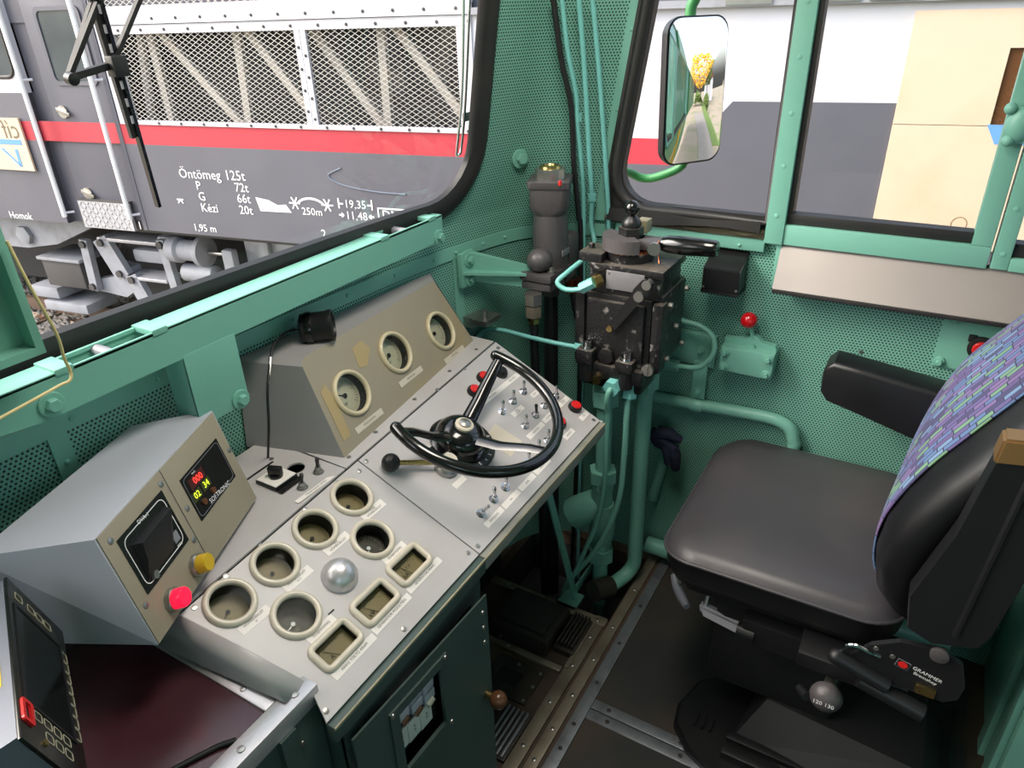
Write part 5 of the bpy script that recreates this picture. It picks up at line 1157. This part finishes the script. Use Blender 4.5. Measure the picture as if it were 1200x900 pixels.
b = B(); b.cyl((2.02, -1.75, -.4), (2.02, -1.75, 1.2), .015); O('grab_rail', b, 'yellow_lamp', label='yellow upright grab rail outside behind the cab', cat='grab rail')

GZ = -1.75
b = B(); b.box((-60, -90, GZ-.2), (60, 60, GZ)); O('ground', b, 'ground', label='pale gravel ground with patches of grass', cat='ground', kind='structure')

# mirror: its glass looks back along the locomotive
MC = V((2.2, .682, 1.462)); vin = (MC-V((0, 0, 1.7))).normalized(); vout = V((.055, -.998, -.035)).normalized(); mn_ = (vout-vin).normalized()
mx_ = V((0, 0, 1)).cross(mn_).normalized(); my_ = mn_.cross(mx_)
MF = frame(MC, mx_, my_, mn_)
mir = E('rear_view_mirror', (2.2, .69, 1.25), 'rounded rectangular rear view mirror on a green tube outside the quarter window', 'mirror')
def mloop(w_, h, r, z): return [MF @ V((x, y, z)) for x, y in rrect(w_, h, r, 6)]
b = B(); b.loft([mloop(.16, .34, .04, -.04), mloop(.205, .392, .045, -.02), mloop(.212, .400, .045, .0), mloop(.212, .400, .045, .009), mloop(.204, .392, .042, .010), mloop(.200, .388, .042, .002)]); O('mirror_shell', b, 'black_satin', mir, sm=40)
RM = 1.15; b = B(); lp0 = rrect(.202, .390, .042, 6); NR = 14
b.loft([[MF @ V((x*k, y*k, .028-(x*x+y*y)*k*k/(2*RM))) for x, y in lp0] for k in [1-i/NR for i in range(NR)]]+[[MF @ V((x*.001, y*.001, .028)) for x, y in lp0]], False, True); O('mirror_glass', b, 'mirror_glass', mir, sm=80)
b = B(); b.tube([MF @ V((-.0, .16, -.03)), MF @ V((0, .22, -.03)), (2.22, .70, 1.75), (2.2, .72, 2.05), (1.98, .72, 2.12)], .016, 12, k=5); O('upper_tube', b, 'outer_green', mir, sm=60)
b = B(); b.tube([MF @ V((0, -.15, -.03)), MF @ V((.0, -.21, -.03)), (2.2, .77, 1.213), (2.19, .82, 1.206), (2.15, .86, 1.23), (2.0, .9, 1.26)], .013, 12, k=5); O('lower_tube', b, 'outer_green', mir, sm=60)

# wiper outside the windscreen
wp = E('windscreen_wiper', (.75, 1.16, 1.41), 'black pantograph windscreen wiper outside the left part of the windscreen', 'wiper')
def flatbar(p, q, wd, m, parent, name, th=.008):
    p, q = V(p), V(q); d = (q-p).normalized(); nn = V((0, .987, .163)); s_ = d.cross(nn).normalized()
    b = B(); b.loft([[r+s_*wd*a+nn*th*c for a, c in ((1, 0), (1, 1), (-1, 1), (-1, 0))] for r in (p-d*wd*.5, q+d*wd*.5)]); return O(name, b, m, parent)
flatbar((.717, 1.113, 1.75), (.759, 1.165, 1.410), .0030, 'black_gloss', wp, 'blade_rubber', .010)
bl = flatbar((.708, 1.120, 1.75), (.736, 1.150, 1.53), .0040, 'black_matte', wp, 'blade_holder', .008)
for i in range(8): b = B(); z = 1.74-.026*i; b.box((.7075+.0033*i-.002, 1.1085+.0037*i, z-.006), (.7075+.0033*i+.002, 1.1095+.0037*i, z+.006)); O('holder_slot', b, 'plastic_grey', bl, sm=0)
flatbar((.648, 1.130, 1.626), (.712, 1.113, 1.72), .0036, 'black_matte', wp, 'wiper_arm'); flatbar((.648, 1.130, 1.626), (.718, 1.130, 1.638), .005, 'black_matte', wp, 'wiper_link'); flatbar((.728, 1.126, 1.650), (.80, 1.110, 1.75), .0034, 'black_matte', wp, 'wiper_arm'); flatbar((.652, 1.135, 1.63), (.722, 1.12, 1.742), .0022, 'black_matte', wp, 'wiper_arm')
b = B(); b.lathe([(.009, -.004), (.009, .008), (.004, .010)], axis_frame((.648, 1.128, 1.626), (0, -1, -.16)), 14); O('pivot', b, 'black_satin', wp)
b = B(); b.box((.712, 1.118, 1.622), (.738, 1.138, 1.652), .003); O('clamp', b, 'black_satin', wp)

# neighbouring locomotive, its side lies 10 degrees off our own line
TA = R(10); tn, td = V((math.cos(TA), math.sin(TA), 0)), V((math.sin(TA), -math.cos(TA), 0)); TD = 5.3
def TP(s, z, o=0): return tn*(TD-o)+td*s+V((0, 0, z))
def TF(s, z, o=0): return frame(TP(s, z, o), td, (0, 0, 1), -tn)   # x along the side, y up, z towards us
loc = E('neighbour_locomotive', TP(-3, GZ+.2, -1.4), 'dark grey, red and white diesel locomotive standing on the next track', 'locomotive')
def tbox(s0, s1, z0, z1, o0, o1, m, name, parent=loc, bev=0):
    b = B(); b.box((s0, z0, o0), (s1, z1, o1), bev, TF(0, 0)); return O(name, b, m, parent, sm=25)
def tpoly(pts, o0, o1, m, name, parent=loc):
    b = B(); F = TF(0, 0); b.prism([F @ V((p[0], p[1], o0)) for p in pts], -tn*(o1-o0)); return O(name, b, m, parent, sm=25)
for s0, s1 in ((-12, -6.98), (-5.95, 5)): tbox(s0, s1, -.17, .66, -.06, 0, 'loco_dark', 'side_sheet')
tbox(-6.98, -5.95, .66, .84, -.12, -.03, 'loco_dark', 'side_sheet')
tbox(-12, -6.98, .66, .84, -.06, .0, 'loco_red', 'red_stripe'); tbox(-5.95, -.80, .66, .84, -.06, .0, 'loco_red', 'red_stripe'); tbox(-6.98, -5.95, .655, .84, -.03, -.026, 'loco_red', 'red_stripe')
tpoly([(-.80, .66), (5, .66), (5, 1.092), (-.405, 1.092), (-.62, .84), (-.80, .84)], -.06, 0, 'loco_dark', 'side_sheet')
tpoly([(-2.28, .84), (-.62, .84), (-.405, 1.092), (5, 1.092), (5, 1.655), (-2.28, 1.655)], -.06, 0, 'loco_white', 'white_sheet')
tbox(-2.28, 5, 1.655, 1.70, -.06, .05, 'bogie_grey', 'gutter')
for s in (-1.15, -.35, .15, .48, .95, 1.6): tbox(s-.16, s+.12, 1.665, 1.705, .05, .06, 'steel', 'gutter_clip')
tbox(-12, 5, 1.70, 2.3, -.3, -.06, 'loco_dark', 'roof_side')
tbox(-12, 5, -.3, 2.5, -2.8, -.42, 'loco_black', 'inner_body'); tbox(-12, 5, 2.3, 2.52, -2.9, -.05, 'loco_dark', 'roof'); tbox(-12, 5, -1.3, -.3, -2.2, -1.0, 'loco_black', 'under_body')
# cab end with window and door
tbox(-12, -6.98, .84, 1.10, -.06, 0, 'loco_dark', 'side_sheet'); b = B(); b.sheet([(-12, 1.10), (-6.98, 1.10), (-6.98, 2.3), (-12, 2.3)], [[(-8.6+x, 1.53+y) for x, y in rrect(3.1, .58, .1, 4)]], TF(0, 0), .06); O('white_sheet', b, 'loco_white', loc, sm=25)
tbox(-10.2, -7.0, 1.2, 1.9, -.06, -.04, 'dusty_glass', 'cab_window')
b = B(); F = TF(0, 0); lp = [F @ V((-8.6+x, 1.53+y, 0)) for x, y in rrect(3.1, .58, .1, 4)]; b.tube(lp, .018, 8, True); O('window_gasket', b, 'rubber', loc)
tbox(-6.98, -5.95, .84, 2.3, -.14, -.08, 'loco_dark', 'door_bay'); dr = tbox(-6.78, -6.0, -.1, 2.05, -.08, -.05, 'loco_dark', 'crew_door', loc, .01)
b = B(); F = TF(-6.345, 1.495, -.05); b.ring([F @ V((x, y, 0)) for x, y in rrect(.56, .66, .06, 4)], [F @ V((x, y, 0)) for x, y in rrect(.49, .59, .05, 4)], -tn*.015); O('window_frame', b, 'loco_dark', dr)
b = B(); b.face([F @ V((x, y, .004)) for x, y in rrect(.5, .6, .05, 4)]); O('door_window', b, 'dusty_glass', dr, sm=0)
for z in (.93, .15): b = B(); b.lathe([(.06, 0), (.06, .02)], TF(-6.62, z, -.05), 18); b.box((-.08, -.018, .02), (.08, .018, .04), .004, TF(-6.60, z, -.05) @ Matrix.Rotation(R(-20), 4, 'Z')); O('door_handle', b, 'steel', dr)
tbox(-7.05, -6.98, -.17, 1.1, -.1, .005, 'loco_dark', 'door_pillar'); tbox(-5.95, -5.90, -.17, 2.2, -.1, .005, 'loco_dark', 'door_pillar')
for s, z0, z1 in ((-6.91, -.08, 1.95), (-6.02, -.05, 1.9)):
    b = B(); b.cyl(TP(s, z0, .07), TP(s, z1, .07), .023, n=10); h_ = O('handrail', b, 'loco_ink', loc)
    for z in (z0+.04, 1.22): b = B(); b.cyl(TP(s, z, .07), TP(s+.07, z, .0), .012, n=8); O('rail_stay', b, 'loco_white', h_)
tbox(-5.875, -5.80, .84, 2.2, -.02, .012, 'loco_white', 'corner_strip')
tbox(-6.98, -5.95, -.17, .84, -.14, -.085, 'loco_dark', 'door_bay')
tbox(-6.74, -6.07, -.19, .085, -.02, .012, 'tread_plate', 'chequer_plate'); tbox(-6.74, -6.07, .085, .10, -.05, .014, 'bogie_dark', 'step_edge')
b = B(); F = TF(0, 0)
for i in range(13):
    for j in range(6): b.box((-.018, -.005, .012), (.018, .005, .018), 0, TF(-6.70+i*.048, -.16+j*.044) @ Matrix.Rotation(R(45 if (i+j) % 2 else -45), 4, 'Z'))
O('tread_pattern', b, 'tread_plate', loc, kind='stuff', sm=0)
# radiator grille: frame, mesh, truss behind
tbox(-5.80, -2.28, .84, .875, -.02, .015, 'loco_white', 'grille_rail'); tbox(-5.80, -2.28, 1.585, 1.655, -.02, .015, 'loco_white', 'grille_rail'); tbox(-5.80, -2.28, 1.66, 1.735, -.02, .03, 'loco_white', 'grille_rail'); tbox(-5.80, -2.28, 1.735, 1.80, -.04, .0, 'loco_white', 'grille_rail')
for s0, s1 in ((-5.80, -5.68), (-3.805, -3.755), (-3.75, -3.70), (-2.40, -2.28)): tbox(s0, s1, .875, 1.585, -.02, .012, 'loco_white', 'grille_post')
RV = ME('grille_bolt', B().lathe([(.013, 0), (.011, .007), (.004, .010)], I4, 8), 'bogie_dark')
for i in range(14):
    s = -5.66+i*.255
    I('grille_bolt', RV, TF(s, .857, .015), loc); I('grille_bolt', RV, TF(s+.05, 1.615, .015), loc); I('grille_bolt', RV, TF(s-.04, 1.70, .03), loc)
for i in range(4): I('grille_bolt', RV, TF(-3.78, .98+i*.16, .012), loc); I('grille_bolt', RV, TF(-3.725, .92+i*.16, .012), loc)
def mesh_panel(s0, s1, z0, z1, name):
    b = B(); F = TF(0, 0, -.005); P_, H_ = .072, .040; k = H_/P_; wd = .0018; hgt = z1-z0
    for sg in (1, -1):
        n0 = int((s1-s0)/P_)+int(hgt/k/P_)+2
        for i in range(n0):
            sA_ = s0+i*P_-(hgt/k if sg > 0 else 0)
            pts = []
            for t in (0, 1):
                pts.append([sA_+(hgt/k)*t*sg, z0+hgt*t])
            (a, za), (c, zc) = pts
            if sg < 0: pass
            lo_s, hi_s = (a, c) if a < c else (c, a)
            if hi_s <= s0 or lo_s >= s1: continue
            def clip(s_): return za+(zc-za)*(s_-a)/(c-a)
            if a < s0: za2 = clip(s0); a2 = s0
            elif a > s1: za2 = clip(s1); a2 = s1
            else: a2, za2 = a, za
            if c < s0: zc2 = clip(s0); c2 = s0
            elif c > s1: zc2 = clip(s1); c2 = s1
            else: c2, zc2 = c, zc
            b.face([F @ V((a2, za2-wd, 0)), F @ V((c2, zc2-wd, 0)), F @ V((c2, zc2+wd, 0)), F @ V((a2, za2+wd, 0))])
    o = O(name, b, 'mesh_wire', loc, kind='stuff', sm=0); md = o.modifiers.new('t', 'SOLIDIFY'); md.thickness = .003
mesh_panel(-5.68, -3.805, .875, 1.585, 'expanded_mesh'); mesh_panel(-3.70, -2.40, .875, 1.585, 'expanded_mesh'); mesh_panel(-5.80, -2.28, 1.80, 2.3, 'expanded_mesh')
def truss(s0, z0, s1, z1, wd=.035):
    b = B(); F = TF(0, 0); p, q = F @ V((s0, z0, -.2)), F @ V((s1, z1, -.2)); d = (q-p).normalized(); s_ = d.cross(tn).normalized()
    b.loft([[r+s_*wd*a-tn*c*.05 for a, c in ((1, 0), (1, 1), (-1, 1), (-1, 0))] for r in (p, q)]); O('truss_bar', b, 'truss', loc)
for a in ((-5.55, 1.65, -5.68, .8, .03), (-5.45, 1.65, -5.42, .8), (-5.35, 1.62, -4.62, .82), (-4.50, 1.65, -4.55, .8), (-4.42, 1.62, -3.88, .95), (-3.78, 1.62, -3.18, .84), (-3.12, 1.65, -3.14, .8), (-3.02, 1.62, -2.42, .9)): truss(*a)
# lettering
def TT(t, size, s, z, align='LEFT', **k): return T(t, size, 'loco_ink', TF(s, z, .004), loc, align=align, **k)
TT('Öntömeg', .125, -5.33, .41); TT('125t', .125, -4.57, .415, 'RIGHT')
for t, w_, z in (('P', '72t', .305), ('G', '66t', .205), ('Kézi', '20t', .10)): TT(t, .115, -5.16, z); TT(w_, .115, -4.56, z+.005, 'RIGHT')
TT('1,95 m', .10, -5.31, -.10); TT('1', .11, -6.02, -.13); TT('2', .11, -3.85, -.06); TT('Homok', .11, -7.83, -.135)
TT('250m', .095, -3.91, .135, 'CENTER'); TT('19,35', .10, -3.455, .225, 'CENTER'); TT('11,48', .10, -3.455, .125, 'CENTER')
def tline(p, q, wd=.007): 
    b = B(); F = TF(0, 0, .004); p, q = V((*p, 0)), V((*q, 0)); d = (q-p).normalized(); s_ = V((-d.y, d.x, 0))*wd; b.face([F @ (p+s_), F @ (q+s_), F @ (q-s_), F @ (p-s_)]); O('marking', b, 'loco_ink', loc, sm=0)
for s in (-3.62, -3.29): tline((s, .185), (s, .275))
for a, c in ((-3.62, -3.575), (-3.29, -3.335)): tline((a, .227), (c, .227))
for a, c, e in ((-3.63, -3.58, -3.605), (-3.28, -3.33, -3.305)): tline((a, .128), (c, .128)); tline((e, .145), (c, .128)); tline((e, .111), (c, .128))
for i in range(8): a0, a1 = R(150-15*i), R(135-15*i); tline((-3.91+.16*math.cos(a0), .155+.10*math.sin(a0)), (-3.91+.16*math.cos(a1), .155+.10*math.sin(a1)), .010)
for s in (-4.08, -3.74):
    for a in (0, 60, 120): tline((s-.06*math.cos(R(a)), .205-.06*math.sin(R(a))), (s+.06*math.cos(R(a)), .205+.06*math.sin(R(a))), .007)
tpoly([(-4.50, .235), (-4.36, .215), (-4.27, .175), (-4.18, .185), (-4.13, .115), (-4.47, .11)], .003, .004, 'loco_ink', 'torn_sticker')
b = B(); F = TF(-3.06, .150, .003); b.ring([F @ V((x, y, 0)) for x, y in rect(0, 0, .36, .13)], [F @ V((x, y, 0)) for x, y in rect(0, 0, .335, .105)], -tn*.001); O('marking', b, 'loco_ink', loc, sm=0); TT('DMV', .115, -3.20, .150)
tline((-5.43, .165), (-5.35, .165)); tline((-5.42, .13), (-5.39, .165)); tline((-5.36, .13), (-5.39, .165))
b = B(); F = TF(0, 0, .002); b.tube([F @ V(p+(0,)) for p in ((-3.55, .53), (-3.68, .47), (-3.62, .41), (-3.45, .37), (-3.2, .345), (-2.95, .34))], .008, 6, k=4); O('chalk_mark', b, 'chalk', loc)
# plywood sign at the left edge, its print reads backwards
sg = E('plywood_sign', TP(-7.6, .36, .02), 'plywood sign with blue marks leaning on the locomotive at the left edge', 'sign')
tbox(-8.4, -7.18, .36, .87, .01, .03, 'plywood', 'board', sg)
T('cíf', .26, 'sign_ink', TF(-7.33, .755, .032), sg, sx=-1); tbox(-8.3, -7.235, .615, .665, .03, .033, 'sign_blue', 'blue_bar', sg)
tpoly([(-7.37, .40), (-7.33, .40), (-7.325, .57), (-7.365, .57)], .03, .033, 'sign_blue', 'blue_stroke', sg); tpoly([(-7.36, .40), (-7.33, .40), (-7.52, .575), (-7.56, .575)], .03, .033, 'sign_blue', 'blue_stroke', sg)
# plywood covers in the right windows
pw_ = E('plywood_cover', TP(.9, .28, .02), 'tall plywood sheet covering the locomotive side outside the sliding window', 'plywood')
tbox(.585, 2.2, .20, .968, .004, .022, 'plywood', 'lower_sheet', pw_); tbox(.585, 1.115, .972, 1.605, .004, .022, 'plywood', 'upper_sheet', pw_); tbox(1.115, 2.2, 1.40, 1.605, .004, .022, 'plywood', 'upper_sheet', pw_)
tbox(1.115, 2.2, .972, 1.40, -.02, .003, 'bakelite', 'window_recess', pw_)
tpoly([(1.10, .978), (1.5, .978), (1.5, .865), (1.165, .865)], .022, .025, 'sign_blue', 'blue_mark', pw_)
b = B(); b.torus(TF(1.09, .365, .023), .045, .002, 24, 6, .4); O('stamp_ring', b, 'bakelite', pw_)
# frame and bogie below the skirt
bg_ = E('bogie', TP(-6, GZ+.1, -.6), 'grey bogie with brake cylinder and steps below the neighbouring locomotive', 'bogie')
def gbox(s0, s1, z0, z1, o0, o1, m, name, bev=.01): return tbox(s0, s1, z0, z1, o0, o1, m, name, bg_, bev)
tpoly([(-9.2, -.17), (-6.75, -.17), (-7.05, -.31), (-7.6, -.52), (-8.1, -.60), (-9.2, -.60)], -.34, -.26, 'bogie_grey', 'buffer_beam_plate', bg_)
b = B(); b.lathe([(.11, 0), (.11, .05), (.08, .06)], TF(-8.05, -.44, -.26), 6); O('hexagon_boss', b, 'bogie_grey', bg_)
gbox(-8.02, -7.42, -1.06, -.72, -.75, -.30, 'bogie_dark', 'sand_box', .02); gbox(-8.05, -7.38, -.74, -.70, -.78, -.27, 'bogie_grey', 'sand_box_lid', .01)
gbox(-8.45, -8.0, -1.26, -1.12, -.8, -.35, 'bogie_grey', 'rail_guard', .02); gbox(-8.3, -7.6, -1.42, -1.30, -.8, -.35, 'bogie_grey', 'rail_guard', .02)
gbox(-7.0, -6.12, -.44, -.40, -.55, -.28, 'tread_plate', 'step'); gbox(-6.75, -6.15, -.86, -.82, -.55, -.28, 'tread_plate', 'step')
for (s0, z0), (s1, z1), wd in (((-7.23, -.50), (-7.28, -1.0), .055), ((-6.95, -.46), (-6.80, -.80), .11), ((-6.65, -.86), (-6.50, -1.25), .09), ((-6.1, -.42), (-6.05, -1.2), .05)):
    b = B(); F = TF(0, 0, -.35); p, q = F @ V((s0, z0, 0)), F @ V((s1, z1, 0)); d = (q-p).normalized(); s_ = d.cross(tn).normalized(); b.loft([[r+s_*wd*a-tn*c*.07 for a, c in ((1, 0), (1, 1), (-1, 1), (-1, 0))] for r in (p-d*.05, q+d*.05)]); O('hanger_link', b, 'bogie_grey', bg_)
    for r in (p, q): b = B(); b.cyl(r-tn*.06, r-tn*.10, .04, n=12); O('link_pin', b, 'bogie_dark', bg_)
tpoly([(-7.32, -.95), (-7.0, -.88), (-6.95, -.72), (-6.72, -.75), (-6.70, -1.0), (-6.9, -1.12), (-7.3, -1.08)], -.5, -.36, 'bogie_grey', 'frame_web', bg_)
b = B(); b.lathe([(.11, 0), (.14, .03), (.14, .14), (.11, .17), (.11, .40), (.16, .41), (.16, .47), (.05, .49)], axis_frame(TP(-6.03, -.47, -.34), td), 20); O('brake_cylinder', b, 'bogie_grey', bg_)
b = B(); b.cyl(TP(-5.54, -.475, -.34), TP(-5.28, -.475, -.34), .022); O('piston_rod', b, 'steel', bg_); gbox(-5.34, -5.20, -.68, -.42, -.40, -.30, 'bogie_grey', 'rod_clevis', .03)
b = B(); b.lathe([(.10, 0), (.10, .40), (.07, .42)], axis_frame(TP(-5.95, -.74, -.40), td), 18); O('reservoir', b, 'bogie_grey', bg_)
gbox(-6.7, -6.2, -.70, -.55, -.6, -.42, 'bogie_grey', 'lever_casting', .04); gbox(-6.25, -6.05, -.62, -.36, -.6, -.38, 'bogie_grey', 'lever_casting', .04)
gbox(-5.2, 1.5, -.95, -.30, -.75, -.5, 'bogie_grey', 'side_frame', .03); gbox(-7.0, 3.0, -.30, -.17, -1.2, -.3, 'bogie_dark', 'under_frame', 0)
for s in (-7.0, -4.6, -2.2): b = B(); b.lathe([(.5, 0), (.52, .06), (.47, .08), (.44, .05), (.12, .05)], TF(s, GZ+.80, -.98), 28); O('wheel', b, 'bogie_dark', bg_)
for s in (-4.9, -4.3, -3.5, -2.0): tbox(s-.05, s+.05, -.8, -.25, -.5, -.44, 'bogie_grey', 'frame_rib', bg_, .01)
# track under it
trk = E('track', TP(-3, GZ, -1.3), 'rail track carrying the neighbouring locomotive', 'track')
tpoly([(-14, GZ), (8, GZ), (8, GZ+.10), (-14, GZ+.10)], -3.2, .1, 'ballast', 'ballast_bed', trk)
for o in (-.72, -2.15): tbox(-14, 8, GZ+.12, GZ+.28, o-.035, o+.035, 'rail_steel', 'rail', trk)
for i in range(30): tbox(-14+i*.65, -13.75+i*.65, GZ, GZ+.12, -2.7, -.2, 'sleeper', 'sleeper', trk)
# ballast stones: far too many to count
random.seed(3); b = B()
for i in range(6000):
    s, o = random.uniform(-11.0, -5.5), random.uniform(-1.9, 1.6); p = TP(s, GZ+(.11 if o < .1 else .11-.1*min(1, (o-.1)/.8))+random.uniform(-.02, .04), o); r = random.uniform(.025, .06)
    vs = [b.bm.verts.new(p+V((random.uniform(.7, 1.1)*r*dx, random.uniform(.7, 1.1)*r*dy, random.uniform(.6, 1)*r*dz))) for dx, dy, dz in ((1, 0, 0), (-1, 0, 0), (0, 1, 0), (0, -1, 0), (0, 0, 1), (0, 0, -.6))]
    for f in ((0, 2, 4), (2, 1, 4), (1, 3, 4), (3, 0, 4), (2, 0, 5), (1, 2, 5), (3, 1, 5), (0, 3, 5)): b.bm.faces.new([vs[k] for k in f])
O('ballast_stones', b, 'ballast', label='loose grey ballast stones beside the neighbouring track', cat='ballast', kind='stuff', sm=0)
random.seed(4)
for i in range(14):
    s, o = random.uniform(-9.2, -7.0), random.uniform(-.6, .3); p = TP(s, GZ+.08, o); b = B(); b.box((-.10, -.05, 0), (.10, .05, .05), .01, Matrix.Translation(p) @ Matrix.Rotation(random.uniform(0, 3), 4, 'Z') @ Matrix.Rotation(R(random.uniform(-15, 15)), 4, 'X')); O('wood_scrap', b, 'plywood' if i % 2 else 'bakelite', label='splintered wood scrap lying in the ballast under the bogie', cat='wood scrap', group='wood scraps in the ballast')
# yard behind, seen in the mirror
def tree(p, h, r, m, lab, seed):
    random.seed(seed); p = V(p); t = E('tree', p, lab, 'tree'); b = B(); b.tube([p, p+V((0, 0, h*.35)), p+V((.1, .1, h*.7))], [.22, .16, .06], 10); O('trunk', b, 'bark', t)
    b = B()
    for i in range(1500):
        a, el, rr = random.uniform(0, 6.283), math.asin(random.uniform(-.75, 1)), r*random.uniform(.55, 1)**.5
        c = p+V((math.cos(a)*math.cos(el)*rr, math.sin(a)*math.cos(el)*rr, h*.62+math.sin(el)*rr*h*.42/r)); k = random.uniform(.16, .34)
        u = V((random.uniform(-1, 1), random.uniform(-1, 1), random.uniform(-1, 1))).normalized(); w2 = u.cross(V((random.random(), random.random(), 1))).normalized()
        b.face([c-u*k, c-w2*k*.6, c+u*k, c+w2*k*.6])
    O('crown', b, m, t, kind='stuff', sm=0)
tree((5.2, -34, GZ), 8.5, 3.2, 'leaf_yellow', 'round yellow autumn tree reflected in the mirror', 5)
tree((9.5, -40, GZ), 7.5, 2.8, 'leaf_green', 'green tree behind the yellow one reflected in the mirror', 6)
tree((3.6, -30, GZ), 2.2, 1.3, 'leaf_green', 'low green bush by the path reflected in the mirror', 8)
tree((7.4, -28, GZ), 1.8, 1.2, 'leaf_green', 'low green shrub right of the path reflected in the mirror', 9)
hs_ = E('yard_house', (12, -48, GZ), 'pale small house far behind in the mirror', 'house')
b = B(); b.box((9.5, -50, GZ), (15, -46, GZ+3.2)); O('walls', b, 'loco_white', hs_)
b = B(); b.prism([(9.2, -45.7, GZ+3.2), (15.3, -45.7, GZ+3.2), (12.25, -45.7, GZ+5.0)], (0, -4.6, 0)); O('roof', b, 'bakelite', hs_)
b = B(); b.box((3.3, -22, GZ), (4.6, -3, GZ+.02)); O('concrete_path', b, 'ballast', label='concrete path beside our locomotive seen in the mirror', cat='path')
b = B(); b.box((4.6, -45, GZ), (9, -9, GZ+.03)); O('grass_strip', b, 'grass', label='grassy strip right of the path seen in the mirror', cat='grass', kind='stuff')
